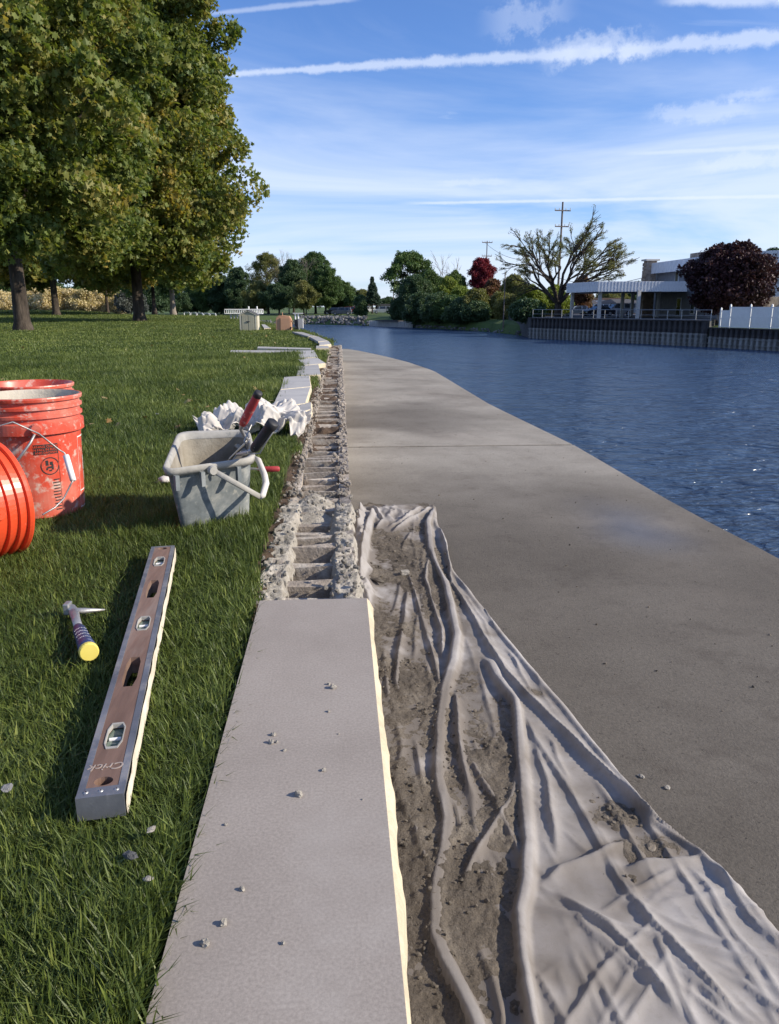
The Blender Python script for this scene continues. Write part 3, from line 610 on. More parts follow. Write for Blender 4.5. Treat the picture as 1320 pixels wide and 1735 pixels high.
# dusting: how much dirt lies on the canvas, also used to stain it
uvx = Xc; 
def curve_x(pl):
    q = sorted([(P2(*p).y, P2(*p).x) for p in pl]); return np.interp(Yc, [a_[0] for a_ in q], [a_[1] for a_ in q])
xA = curve_x(RID[0][2]); xF = np.maximum(curve_x([(300, 230), (350, 355), (405, 500)] + RID[5][2][1:]), xA + .01)
dl = .95 * (1 - sstep(Xc, xA - .005, xA + .02)) + .80 * sstep(Xc, xA - .005, xA + .02) * (1 - sstep(Xc, xF - .04, xF + .01)) + .10
dl = dl * (.62 + .45 * sstep(Yc, .9, 1.15) + .25 * (1 - sstep(Xc, .12, .25)))
dirt_n = fbm(Xc * 6, Yc * 4, 0, 91, 5, .6)
pm = 0
for (u, v, su, sv, a) in ((810, 1010, .06, .05, 1.0), (905, 1110, .10, .04, .8), (870, 1220, .07, .05, .5), (720, 950, .05, .05, .4), (560, 620, .03, .02, .6), (420, 440, .04, .02, .4), (900, 1290, .08, .03, .4), (650, 1560, .10, .06, .35)):
    c = P2(u, v); pm = np.maximum(pm, a * np.exp(-((Xc - c.x) / su) ** 2 - ((Yc - c.y) / sv) ** 2))
dm = np.clip(dl * (.70 + 1.6 * dirt_n) + pm * (.8 + 1.1 * dirt_n), 0, 1.3)
dm = np.clip(dm, 0, 1.15); dm *= 1 - .85 * np.clip(bun * 1.3, 0, 1)
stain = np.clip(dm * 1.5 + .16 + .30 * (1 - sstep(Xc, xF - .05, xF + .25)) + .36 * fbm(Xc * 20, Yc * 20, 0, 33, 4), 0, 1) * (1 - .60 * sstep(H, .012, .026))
cm = M['cloth']; t = cm.node_tree; bs = t.nodes['Principled BSDF']; src = bs.inputs['Base Color'].links[0].from_socket
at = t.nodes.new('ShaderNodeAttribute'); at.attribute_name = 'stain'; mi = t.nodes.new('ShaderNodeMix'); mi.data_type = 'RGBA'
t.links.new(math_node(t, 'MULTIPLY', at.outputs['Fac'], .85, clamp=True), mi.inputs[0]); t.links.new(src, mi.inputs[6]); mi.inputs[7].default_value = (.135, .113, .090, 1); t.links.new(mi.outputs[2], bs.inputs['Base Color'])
cloth = thing('dust_sheet', 'long crumpled pale canvas dust sheet spread on the concrete walk under mortar dirt', 'dust sheet', (.5, 1.5, ZWALK))
ins2 = (Xc < rx + g) & (Yc < far_y + g)
o = grid_obj('canvas', np.minimum(Xc, rx), np.minimum(Yc, far_y), Zc, cm, cloth, mask=ins2, attrs={'stain': stain}); 
sm = o.modifiers.new('thickness', 'SOLIDIFY'); sm.thickness = .002; sm.offset = -1
# dirt lying on the sheet: a crumbly heap surface that only rises where dirt lies
fine = fbm(Xc * 55, Yc * 55, 0, 101, 4, .65); Zd = ZWALK + .0035 + .75 * np.minimum(H, .009) + .0085 * np.clip(dm - .28, 0, 1) + .0042 * fine * np.clip(dm * 2, 0, 1) + .005 * np.clip(dm - .3, 0, 1) * fbm(Xc * 16, Yc * 16, 0, 111, 3)
Zd += .002 * fbm(Xc * 120, Yc * 120, 0, 121, 2)
tag(grid_obj('mortar_dirt', Xc, Yc, Zd, M['debris'], None, mask=inside & (dm > .22) & (Xc < rx - .03), kind='stuff'), 'loose grey brown mortar dirt heaped on the dust sheet beside the slab', 'mortar dirt')
n = 42000; ii = RNG.integers(0, dm.shape[0], n); jj = RNG.integers(0, dm.shape[1], n); cl = fbm(Xc[ii, jj] * 9, Yc[ii, jj] * 9, 0, 131, 3)
keep = (RNG.random(n) < np.clip(dm[ii, jj] - .2, 0, 1) * np.clip(.35 + 1.6 * cl, .06, 1.4)) & inside[ii, jj] & (H[ii, jj] < .012); ii, jj = ii[keep], jj[keep]; n = len(ii)
sz = .0010 + .0050 * RNG.random(n) ** 5; zc = np.maximum(Zc[ii, jj], Zd[ii, jj]) + sz * .3
tag(scatter('dirt_clods', clod_protos(6, .5, .75, 23), np.stack([Xc[ii, jj] + RNG.uniform(-.003, .003, n), Yc[ii, jj] + RNG.uniform(-.003, .003, n), zc], 1), RNG.random((n, 3)) * 6, sz, M['clod'], None, kind='stuff'),
    'crumbs and clods of dry mortar strewn over the dust sheet', 'mortar crumbs')
def stone_obj(name, p, s, m, label, cat, seed, flat=.7, group=None):
    v, f, _ = ico_clod(seed, .45, 2, flat); s = [q * .72 for q in s]; mb = MB(); rz = Matrix.Rotation(seed * 1.7, 3, 'Z'); sv = Vector(s)
    c = Vector((p.x, p.y, p.z + sv.z * .55)); mb.add([c + rz @ Vector((a[0] * sv.x, a[1] * sv.y, a[2] * sv.z)) for a in v], f)
    o = obj(name, mb, m, None, loc=(p.x, p.y, p.z)); return tag(o, label, cat, group)
# individual stones lying on the sheet
CLOD_LABELS = ['dark mortar clod at the far left of the tight pile on the sheet', 'dark mortar clod in the middle of the tight pile on the sheet, largest', 'dark mortar clod nearest the camera right of centre in the tight pile', 'small dark mortar clod nearest the camera left of centre in the tight pile', 'small dark mortar clod at the right end of the tight pile', 'smallest dark clod at the near left of the tight pile', 'small dark clod at the far right of the tight pile']
p = onz(686, 970, ZWALK + .02); mb = MB(); mb.box(p, (.032, .022, .016), R(8)); tag(obj('spacer_block', mb, M['mortar'], None, bevel=.001, loc=p), 'small square cut spacer standing on the dirt near the far end of the sheet', 'spacer')
stone_obj('stone_shard', onz(640, 985, ZWALK + .015), (.05, .016, .012), M['clod'], 'long flat stone shard in the dirt just past the laid slab', 'stone', 5)
stone_obj('stone_chunk', P2(922, 1103) + Vector((0, 0, .006)), (.015, .012, .007), M['clod'], 'flat brown stone chunk on the sheet beside the seam corner', 'stone', 8)
for i, (u, v, s_) in enumerate(((790, 985, .012), (808, 1002, .014), (826, 1020, .012), (800, 1030, .010), (840, 1008, .010), (780, 1012, .009), (818, 985, .009))):
    stone_obj('mortar_clod', P2(u, v) + Vector((0, 0, .008)), (s_, s_ * .85, s_ * .7), M['clod'], CLOD_LABELS[i], 'mortar clod', 30 + i, group='clods piled on the sheet')
# stones and grit on the walk
stone_obj('stone', onz(1087, 1317, ZWALK), (.011, .008, .006), M['mortar'], 'pale pebble on the walk right of the sheet, left of two', 'pebble', 3)
stone_obj('stone', onz(1130, 1336, ZWALK), (.011, .008, .006), M['mortar'], 'pale pebble on the walk right of the sheet, right of two', 'pebble', 4)
n = 900; py = .6 + 14 * RNG.random(n) ** 1.6; px = np.array([RNG.uniform(.05, walk_x(y) - .05) for y in py]); k = ~((px < .7) & (py < 2.6)); px, py = px[k], py[k]; n = len(px)
sz = .0012 + .0045 * RNG.random(n) ** 5
tag(scatter('walk_grit', clod_protos(4, .5, .6, 43), np.stack([px, py, np.full(n, ZWALK + .001)], 1), RNG.random((n, 3)) * 6, sz, [M['clod']], None, kind='stuff'), 'small stones and grit scattered over the concrete walk', 'grit')
# crumbs on the laid slab
crumbs = [(565, 1166, .0066), (557, 1160, .0036), (557, 1206, .0030), (463, 1246, .0045), (460, 1259, .0055), (482, 1272, .0030), (469, 1258, .003), (548, 1306, .0038), (506, 1348, .0072), (383, 1398, .0026), (410, 1508, .0040), (379, 1566, .0052), (348, 1601, .0060), (480, 1599, .0028), (574, 1244, .0018), (614, 1355, .0016)]
CRUMB_LABELS = ['larger of two mortar crumbs side by side near the far end of the laid slab', 'smaller of two mortar crumbs side by side near the far end of the laid slab', "lone tiny mortar crumb just below the pair near the slab's far end", "uppermost crumb of the cluster left of the slab's middle", "biggest crumb of the cluster left of the slab's middle", "lowest rightmost crumb of the cluster left of the slab's middle", "tiny crumb inside the cluster left of the slab's middle", 'lone mortar crumb above and right of the largest one on the slab', 'largest pale mortar crumb near the middle of the laid slab', 'small crumb near the grass edge level with the slate chip', 'lone crumb left of centre on the nearer half of the slab', 'upper of two big crumbs at the near left of the slab', 'lower left of two big crumbs at the near left of the slab', 'small crumb alone right of the two near big ones', "tiny speck sized crumb near the slab's right edge, farther of two", "tiny speck sized crumb near the slab's right edge, nearer of two"]
for i, (a, b_, s_) in enumerate(crumbs):
    lb = CRUMB_LABELS[i]
    stone_obj('mortar_crumb', onz(a, b_, zt), (s_ * 1.2, s_, s_ * 1.1), M['mortar'], lb, 'mortar crumb', 60 + i, .9, 'mortar crumbs on the laid slab')
# ================================================================= SHEET PILING AND RAILING
M['pile'] = mat('sheet_pile', [(.030, .030, .036), (.055, .052, .055), (.09, .08, .075)], 2.2, .8, .01, 20)
M['pile_low'] = mat('stained_pile', [(.16, .16, .16), (.26, .26, .25), (.34, .33, .31)], 1.6, .85, .01, 20, rnd=.12)
def piling(label, A, B, ztop, pitch_, zmid, seed, courses):
    d = (B - A); L = d.length; d = d.normalized(); nrm = Vector((d.y, -d.x, 0))
    t_ = thing('sheet_piling', label, 'sea wall', ((A + B) / 2).xy.to_3d() + Vector((0, 0, ZW)))
    n = int(L / pitch_); w = L / n; a = math.atan2(d.y, d.x)
    prof = [(-.5, 0), (-.34, .0), (-.20, .22), (.20, .22), (.34, 0), (.5, 0), (.5, -.12), (-.5, -.12)]
    up = MB(); up.prism([(x * w, -y if False else y) for x, y in prof], zmid - ZW, ztop - ZW)
    lo = MB(); lo.prism([(x * w, y * 1.06 + .012) for x, y in prof], -.8, zmid - ZW)
    for k in range(courses):
        z = (zmid - ZW) * (k + .7) / courses; lo.box((0, .15, z), (w * .86, .26, .07))
    mu = up.mesh('pile', M['pile']); ml = lo.mesh('pile_foot', M['pile_low']); rot = Matrix.Rotation(a, 4, 'Z') @ Matrix.Scale(-1, 4, Vector((0, 1, 0)))
    # profile bulges towards the water
    for me in (mu, ml): me.transform(rot if nrm.y < 0 else Matrix.Rotation(a, 4, 'Z')); 
    rr = random.Random(seed)
    for k in range(n):
        p = A + d * (k + .5) * w
        for nm, me in (('pile', mu), ('pile_foot', ml)):
            o = link(nm, me, t_); o.location = Vector((p.x, p.y, ZW + rr.uniform(-.02, .02))) - t_.location
    mb = MB(); c = (A + B) / 2 + nrm * .05; mb.box((c.x, c.y, ztop + .05), (L, .55, .10), a); obj('cap', mb, M['pile'], t_)
    return t_
piling('tall dark sheet pile sea wall with pale stained foot below the parking yard', pb[0], pb[1], PT - .02, .60, -1.52, 1, 3)
piling('lower dark sheet pile sea wall in front of the white vinyl fence', Vector(p2[1]), Vector(p2[2]), PT2 - .04, .55, -1.75, 2, 2)
piling('sheet pile sea wall running on past the end of the white fence', Vector(p2[2]) + (Vector(p2[3]) - Vector(p2[2])) * .01, Vector(p2[2]) + (Vector(p2[3]) - Vector(p2[2])) * .5, PT2 - .04, .55, -1.75, 3, 2)
M['galv'] = mat('galvanised', [(.30, .31, .32), (.42, .43, .44)], 5, .5, metal=.5)
rail = thing('guard_railing', 'thin metal guard railing along the edge of the parking yard above the sea wall', 'railing', (pb[0] + pnn * .3).xy.to_3d() + Vector((0, 0, PT)))
RH = .95; L = (pb[1] - pb[0]).length; n = int(L / 1.5); post = None
for k in range(n + 1):
    p = pb[0] + pnn * .35 + pn * (L * k / n)
    if post is None:
        mb = MB(); mb.tube([(p.x, p.y, PT), (p.x, p.y, PT + RH)], .035, 6); post = obj('post', mb, M['galv'], rail, loc=(p.x, p.y, PT))
    else:
        o = post.copy(); C.objects.link(o); o.location = Vector((p.x, p.y, PT)) - rail.location
for z in (RH, RH * .5, .1):
    a = pb[0] + pnn * .35; b_ = pb[1] + pnn * .35; mb = MB(); mb.tube([(a.x, a.y, PT + z), (b_.x, b_.y, PT + z)], .028 if z == RH else .018, 6); obj('rail', mb, M['galv'], rail)

# ================================================================= WHITE VINYL FENCE
fence = thing('vinyl_fence', 'white vinyl privacy fence on the grass above the lower sea wall', 'fence', onz(1240, 556, PT2))
def fpt(px): p = ony(px, 540, 1.0); return p
fA = pb[1] + pnn * .9 + pn * .55; fB = Vector(p2[3]) * .3 + Vector(p2[2]) * .7 + pnn * 2.2; fd = (fB - fA); fL = fd.length; fd.normalize(); fa = math.atan2(fd.y, fd.x)
k = 0; s_ = 0
while s_ < fL:
    w = .95 if k == 0 else 2.0; h = 1.5 if k == 0 else 1.78; p = fA + fd * s_
    mb = MB(); mb.box((p.x, p.y, PT2 + (h + .1) / 2), (.13, .13, h + .1), fa); mb.lathe([(.001, .14), (.05, .08), (.085, .02), (.085, 0), (.001, 0)], (p.x, p.y, PT2 + h + .1), 4, Matrix.Rotation(fa + PI / 4, 3, 'Z')); obj('post', mb, M['white'], fence)
    c = p + fd * (w / 2)
    for q in range(int(w / .15)):
        cc = p + fd * (.09 + (w - .18) * (q + .5) / int(w / .15)); mb = MB(); mb.box((cc.x, cc.y, PT2 + .12 + (h - .22) / 2), ((w - .18) / int(w / .15) - .006, .02, h - .22), fa); obj('board', mb, M['white'], fence)
    for z in (.10, h * .52, h - .06): mb = MB(); mb.box((c.x, c.y, PT2 + z), (w - .14, .045, .09), fa); obj('rail', mb, M['white'], fence)
    s_ += w; k += 1

# ================================================================= RIGHT BUILDINGS
M['ribw'] = mat('white_fascia', [(.62, .64, .68), (.76, .78, .80)], 1.5, .55)
M['brick_grey'] = mat('grey_block_wall', [(.17, .18, .20), (.24, .25, .27)], 2, .9, .01, 20)
M['siding'] = mat('pale_siding', [(.45, .45, .44), (.55, .55, .53)], 1, .7)
M['stonework'] = mat('rubble_stone', [(.18, .14, .11), (.34, .27, .21), (.42, .36, .30)], 2.2, .9, .05, 3)
M['shade_roof'] = mat('dark_roof', [(.05, .05, .055), (.09, .085, .085)], 3, .9)
M['brown'] = mat('brown_roof', [(.11, .075, .06), (.16, .11, .09)], 3, .9)
M['pink'] = mat('pale_render_wall', [(.50, .40, .34), (.58, .47, .41)], 1, .9)
def ribbed(t_, A, B, z0, z1, m, name='fascia_panel', step=.55, th=.12):
    d = (B - A); d.z = 0; L = d.length; d.normalize(); n = max(1, int(L / step)); a = math.atan2(d.y, d.x); me = None
    mb = MB(); w = L / n
    for x0, x1, y in ((-.5, -.15, 0), (-.15, .15, .04), (.15, .5, 0)): mb.box((w * (x0 + x1) / 2, -y / 2, 0), (w * (x1 - x0) - .01, th + y, z1 - z0))
    me = mb.mesh(name, m); me.transform(Matrix.Rotation(a, 4, 'Z'))
    for k in range(n):
        p = A + d * (k + .5) * w; o = link(name, me, t_); o.location = Vector((p.x, p.y, (z0 + z1) / 2)) - t_.location
YC = 92.0   # canopy front distance
cl, cm_, cr_ = ony(961, 480, YC + 1), ony(1012, 480, YC - 6), ony(1165, 480, YC - 7)
zt_, zb_ = ony(1012, 476.8, YC - 6).z, ony(1012, 494.2, YC - 6).z
canopy = thing('drive_canopy', 'long flat drive-through canopy with white ribbed fascia on posts over the parking yard', 'canopy', (cm_.x, cm_.y, PT))
cr2 = Vector((cr_.x, cr_.y, 0)); cm2 = Vector((cm_.x, cm_.y, 0)); cl2 = Vector((cl.x, cl.y, 0))
ribbed(canopy, cm2, cr2, zb_, zt_, M['ribw'], step=.36, th=.1); ribbed(canopy, cl2, cm2, zb_, zt_, M['ribw'], step=.36, th=.1)
back = Vector((6.0, 14, 0))
mb = MB(); mb.prism([tuple((cm2 + Vector((.1, .2, 0))).xy), tuple((cr2 + Vector((0, .2, 0))).xy), tuple((cr2 + back).xy), tuple((cl2 + back).xy), tuple((cl2 + Vector((.2, .1, 0))).xy)], zb_ + .15, zb_ + .35); obj('roof_deck', mb, M['ribw'], canopy)
for px, Y in ((969, YC + 1.5), (1015.5, YC - 5), (1054, YC + 2), (1081, YC - 7), (1071, YC + 10), (1115, YC + 2)):
    p = ony(px, 520, Y); mb = MB(); mb.box((p.x, p.y, (PT + zb_) / 2 + .07), (.34, .34, zb_ - PT + .14)); obj('post', mb, M['siding'], canopy)
# two storey office
B0 = ony(1112, 500, YC + 8); B1 = ony(1250, 500, YC - 12); B2 = ony(1420, 500, YC - 18)
zr = ony(1180, 441, YC).z
office = thing('office_building', 'two storey grey office building with white roof band behind the dark red tree', 'building', (B1.x, B1.y, PT))
d01 = Vector((B1.x - B0.x, B1.y - B0.y, 0)); bk = Vector((8, 26, 0))
zroof0 = ony(1112, 449, YC + 8).z; zroof1 = ony(1240, 434, YC - 12).z; zr = (zroof0 + zroof1) / 2
b0, b1, b2 = B0.xy.to_3d(), B1.xy.to_3d(), B2.xy.to_3d()
mb = MB(); mb.prism([tuple(b0.xy), tuple(b1.xy), tuple((b1 + bk).xy), tuple((b0 + bk).xy)], PT, zr - .2); obj('wall', mb, M['brick_grey'], office)
mb = MB(); mb.prism([tuple((b1 + Vector((.05, 0, 0))).xy), tuple(b2.xy), tuple((b2 + bk).xy), tuple((b1 + bk).xy)], PT2 - 1, zr - .2); obj('wing_wall', mb, M['siding'], office)
nrm = Vector((d01.y, -d01.x, 0)).normalized()
if nrm.y > 0: nrm = -nrm
ribbed(office, b0 + nrm * .9, b1 + nrm * .9, zr - 1.0, zr + .3, M['ribw'], 'roof_band', 1.2)
ribbed(office, b1 + Vector((0, -1, 0)), b2 + Vector((0, -1, 0)), zr - 1.0, zr + .3, M['ribw'], 'roof_band', .6)
ribbed(office, b1 + Vector((0, -1, 0)), b2 + Vector((0, -1, 0)), PT + 2.2, PT + 3.4, M['ribw'], 'balcony_band', .6)
mb = MB(); mb.prism([tuple((b0 + nrm * .85).xy), tuple((b1 + nrm * .85).xy), tuple((b2 + Vector((0, -.9, 0))).xy), tuple((b2 + bk).xy), tuple((b0 + bk).xy)], zr - .05, zr + .1); obj('roof', mb, M['shade_roof'], office)
mb = MB(); c = B1 + bk * .3; mb.box((c.x - 1, c.y, zr + .35), (5, 4, .9)); obj('penthouse', mb, M['stonework'], office)
for f_, zz0, zz1, w in ((.28, 4.2, 6.2, .7), (.42, 4.2, 6.2, .9), (.72, 4.2, 6.2, 1.1), (.86, 4.2, 6.2, 1.1), (.34, .3, 2.5, .9), (.52, .6, 2.5, .8)):
    p = b0 + d01 * f_ + nrm * .03; a = math.atan2(d01.y, d01.x); z0 = PT + zz0 * (zr - PT) / 7.2; z1 = PT + zz1 * (zr - PT) / 7.2
    mb = MB(); mb.box((p.x, p.y, (z0 + z1) / 2), (w + .24, .1, z1 - z0 + .24), a); fo = obj('window', mb, M['ribw'], office)
    p = p + nrm * .05; mb = MB(); mb.box((p.x, p.y, (z0 + z1) / 2), (w, .06, z1 - z0), a); obj('pane', mb, M['glass'], fo)
p = b0 + d01 * .66 + nrm * .05; mb = MB(); mb.box((p.x, p.y, PT + 1.5), (2.3, .2, 1.5), math.atan2(d01.y, d01.x)); o = obj('shuttered_hatch', mb, M['pink'], office); 
p = p + nrm * .12; mb = MB(); mb.box((p.x, p.y, PT + 2.35), (2.5, .3, .25), math.atan2(d01.y, d01.x)); obj('lintel', mb, M['white'], o)
for k in range(3):
    f_ = .12 + .3 * k; p = b1 + (b2 - b1) * f_ + Vector((0, -.06, 0)); mb = MB(); mb.box((p.x, p.y, PT + 4.9), (1.0, .1, 2.0)); fo = obj('window', mb, M['ribw'], office)
    p = p + Vector((0, -.06, 0)); mb = MB(); mb.box((p.x, p.y, PT + 4.9), (.8, .06, 1.8)); obj('pane', mb, M['glass'], fo)
for px in (1240, 1300):
    p = ony(px, 500, YC - 16.4); mb = MB(); mb.box((p.x, p.y, PT + .9), (2.2, .8, 2.6)); obj('stone_pier', mb, M['stonework'], office)
ch = thing('stone_chimney', 'tall rubble stone chimney at the left end of the office building', 'chimney', (b0.x, b0.y, PT)); zc0 = ony(1112, 441.5, YC + 8).z
rr = random.Random(5); cc = b0 + Vector((-.9, .6, 0)); a = math.atan2(d01.y, d01.x); mb = MB(); mb.box((cc.x, cc.y, (PT + zc0) / 2), (1.05, 1.3, zc0 - PT), a); obj('core', mb, M['stonework'], ch)
for iz in range(int((zc0 - PT) / .45)):
    for ix in range(3):
        q = Vector(((ix - 1) * .38 + (.1 if iz % 2 else 0) - .05, -.68, 0)); q.rotate(Matrix.Rotation(a, 3, 'Z')); mb = MB(); mb.box((cc.x + q.x, cc.y + q.y, PT + iz * .45 + .22), (.34, .14 + rr.random() * .1, .38), a); obj('stone', mb, M['stonework'], ch)
mb = MB(); mb.box((cc.x, cc.y, zc0 + .08), (1.6, 1.8, .2), a); obj('cap', mb, M['siding'], ch)

def simple_house(name, label, pxl, pxr, ytop, yeave, ybase, Y, wallm, roofm, depth=14, wins=3, flat=False):
    a, b_ = ony(pxl, ybase, Y), ony(pxr, ybase, Y); zb = a.z - .3; ze = ony(pxl, yeave, Y).z; ztp = ony(pxl, ytop, Y).z
    t_ = thing(name, label, 'building', ((a.x + b_.x) / 2, Y, zb)); mb = MB(); mb.box(((a.x + b_.x) / 2, Y + depth / 2, (zb + ze) / 2), (b_.x - a.x, depth, ze - zb)); obj('wall', mb, wallm, t_)
    ov = .4; x0, x1, y0, y1 = a.x - ov, b_.x + ov, Y - ov, Y + depth + ov; mb = MB()
    if flat: mb.box(((x0 + x1) / 2, (y0 + y1) / 2, (ze + ztp) / 2 + .02), (x1 - x0, y1 - y0, ztp - ze))
    else: mb.add([(x0, y0, ze), (x1, y0, ze), (x1, y1, ze), (x0, y1, ze), (x0 + 1.5, (y0 + y1) / 2, ztp), (x1 - 1.5, (y0 + y1) / 2, ztp), (x0, y0, ze - .2), (x1, y0, ze - .2), (x1, y1, ze - .2), (x0, y1, ze - .2)],
                 [(0, 1, 5, 4), (2, 3, 4, 5), (1, 2, 5), (3, 0, 4), (0, 6, 7, 1), (1, 7, 8, 2), (2, 8, 9, 3), (3, 9, 6, 0), (6, 9, 8, 7)])
    obj('roof', mb, roofm, t_)
    for k in range(wins):
        x = a.x + (b_.x - a.x) * (k + .5) / wins; w = (b_.x - a.x) / wins * .35; h = (ze - zb) * .38; mb = MB(); mb.box((x, Y - .04, zb + (ze - zb) * .58), (w, .1, h)); fo = obj('window', mb, M['white'], t_)
        mb = MB(); mb.box((x, Y - .1, zb + (ze - zb) * .58), (w * .8, .06, h * .8)); obj('pane', mb, M['glass'], fo)
    return t_
simple_house('shop_building', 'low pale pink shop building with brown roof behind the red maple', 838, 905, 489, 501, 524, 150, M['pink'], M['brown'])
simple_house('shop_building', 'white flat roofed shop seen under the near end of the canopy', 1006, 1050, 505, 508, 526, 170, M['ribw'], M['brown'], wins=2, flat=True)
simple_house('shop_building', 'small shop with dark green pitched roof behind the parked vehicles', 986, 1012, 497, 515, 528, 160, M['pink'], M['shade_roof'], wins=2)
simple_house('shop_building', 'brown brick shop with dark roof seen under the canopy near the office', 1045, 1095, 506, 513, 530, 150, M['brown'], M['shade_roof'], wins=2)
simple_house('shop_building', 'white topped flat shop left of the bare tree trunk', 905, 945, 494, 498, 518, 165, M['brick_grey'], M['ribw'], wins=2, flat=True)
simple_house('boat_house', 'low brown roofed building behind the cars on the left far bank', 592, 632, 508, 516, 526, 222, M['pink'], M['brown'])
simple_house('shop_building', 'grey flat building behind the far parked cars right of the spruce', 640, 684, 515, 518, 528, 225, M['brick_grey'], M['shade_roof'], flat=True)
simple_house('house', 'white house showing through the trees above the gangway', 424, 441, 484, 488, 512, 228, M['white'], M['brown'], wins=2)

# utility poles
M['pole'] = mat('weathered_pole', [(.12, .10, .085), (.20, .17, .15)], 3, .95)
def pole(label, px, ytop, ybase, Y, arms, r=.15):
    b_ = ony(px, ybase, Y); zt_ = ony(px, ytop, Y).z; t_ = thing('utility_pole', label, 'utility pole', (b_.x, b_.y, b_.z - 2)); mb = MB(); mb.tube([(b_.x, b_.y, b_.z - 2), (b_.x, b_.y, zt_)], [r, r * .65], 8); obj('shaft', mb, M['pole'], t_)
    for ya, w in arms:
        z = ony(px, ya, Y).z; mb = MB(); mb.box((b_.x, b_.y - .2, z), (w, .12, .16), R(8)); ar = obj('crossarm', mb, M['pole'], t_)
        for s_ in (-.46, -.2, .2, .46): mb = MB(); mb.tube([(b_.x + s_ * w, b_.y - .2, z + .08), (b_.x + s_ * w, b_.y - .2, z + .35)], .06, 6); obj('insulator', mb, M['siding'], ar)
    return t_
pole('utility pole with two crossarms rising behind the red maple', 822, 408, 520, 170, [(411, 2.3), (434, 2.2)])
pole('tall utility pole with two crossarms behind the spreading bare tree', 944, 342, 520, 120, [(357, 2.5), (384, 2.2)], .2)
pole('thin bare pole in front of the pink shop', 853, 461, 545, 105, [], .10)
pole('slim dark pole beside the airy tree on the far bank', 666.5, 488, 530, 190, [], .14)
def wire(p, q, sag, label):
    pts = [p + (q - p) * (k / 14) - Vector((0, 0, sag * 4 * (k / 14) * (1 - k / 14))) for k in range(15)]; mb = MB(); mb.tube(pts, .035, 4); tag(obj('power_line', mb, M['dark_metal'], None, loc=p), label, 'power line')
wire(ony(944, 470, 120), ony(1112, 463, 102), 1.2, 'thin power line from the tall pole to the office chimney')
wire(ony(822, 411, 170), ony(944, 430, 120), 2, 'thin power line between the two crossarm poles')

# ================================================================= VEHICLES
def paint(name, c, metal=.2): return mat(name, [c, tuple(x * 1.1 for x in c)], 1, .3, spec=.6, metal=metal)
def car_proto(kind):
    """side outline (x forward, z up), as fractions of length 4.6; returns lists of meshes"""
    L = 4.6
    if kind == 'suv': body = [(-2.3, .45), (-2.3, 1.0), (-2.2, 1.12), (1.15, 1.10), (2.05, .98), (2.28, .80), (2.3, .42)]; cab = [(-2.22, 1.1), (-2.02, 1.68), (-1.7, 1.74), (.35, 1.72), (1.2, 1.1)]
    elif kind == 'pickup': body = [(-2.6, .55), (-2.62, 1.12), (-.7, 1.15), (1.2, 1.18), (2.35, 1.08), (2.6, .9), (2.62, .5)]; cab = [(-.85, 1.15), (-.75, 1.78), (.6, 1.8), (1.3, 1.17)]
    else: body = [(-2.3, .40), (-2.32, .85), (-2.1, .98), (1.1, .92), (2.1, .80), (2.3, .62), (2.32, .38)]; cab = [(-1.7, .95), (-1.1, 1.38), (.2, 1.42), (1.15, .92)]
    return body, cab
def make_car(label, kind, m, p, head, group):
    t_ = thing('parked_car', label, 'car', p, group); t_.rotation_euler = (0, 0, head); body, cab = car_proto(kind); W2 = .92
    def side(poly, w0, w1, m_, name, smooth=False, inset=0):
        z0 = min(q[1] for q in poly); z1 = max(q[1] for q in poly); vs = []
        for sgn in (-1, 1):
            for x, z in poly: w = w0 + (w1 - w0) * (z - z0) / (z1 - z0); vs.append((x, sgn * w, z))
        n = len(poly); fs = [tuple(range(n - 1, -1, -1)), tuple(range(n, 2 * n))] + [(i, (i + 1) % n, n + (i + 1) % n, n + i) for i in range(n)]
        mb = MB(); mb.add(vs, fs); o = link(name, mb.mesh(name, m_), t_); b = o.modifiers.new('bevel', 'BEVEL'); b.width = .06; b.segments = 3; return o
    low = [(body[0][0], .28)] + body + [(body[-1][0], .28)]
    side(low, W2 - .03, W2, m, 'body'); side(cab, W2 - .04, W2 - .2, M['glass'], 'windows')
    zc = max(q[1] for q in cab); xs_ = [q[0] for q in cab if q[1] > zc - .1]; mb = MB(); mb.box(((min(xs_) + max(xs_)) / 2, 0, zc + .01), (max(xs_) - min(xs_) + .1, 1.42, .07)); link('roof', mb.mesh('roof', m), t_)
    for x in (cab[0][0] + .5, (cab[1][0] + cab[-2][0]) / 2, cab[-1][0] - .35): 
        mb = MB()
        for s_ in (-1, 1): mb.add([(x - .05, s_ * (W2 - .02), cab[0][1]), (x + .05, s_ * (W2 - .02), cab[0][1]), (x + .05 - (.2 if x > .5 else 0), s_ * (W2 - .185), zc), (x - .05 - (.2 if x > .5 else 0), s_ * (W2 - .185), zc)], [(0, 1, 2, 3)])
        link('pillar', mb.mesh('pillar', m), t_)
    for x in (body[0][0] + .85, body[-1][0] - .85):
        for s_ in (-1, 1):
            Mx = Matrix.Rotation(PI / 2, 3, 'X'); mb = MB(); mb.lathe([(.001, -.12), (.34, -.12), (.36, -.08), (.36, .08), (.34, .12), (.001, .12)], (x, s_ * (W2 - .08), .36), 20, Mx); w = link('wheel', mb.mesh('wheel', M['tyre']), t_)
            mb = MB(); mb.lathe([(.001, -.02), (.2, -.02), (.22, .0), (.22, .02), (.001, .02)], (x, s_ * (W2 + .045), .36), 16, Mx); link('rim', mb.mesh('rim', M['galv']), w)
    for s_ in (-1, 1):
        mb = MB(); mb.box((body[-1][0] - .06, s_ * .68, body[-2][1] - .1), (.14, .36, .16)); link('headlight', mb.mesh('headlight', M['white']), t_)
        mb = MB(); mb.box((body[0][0] + .02, s_ * .76, body[1][1] - .12), (.12, .2, .24)); link('tail_light', mb.mesh('tail_light', M['carred']), t_)
    return t_
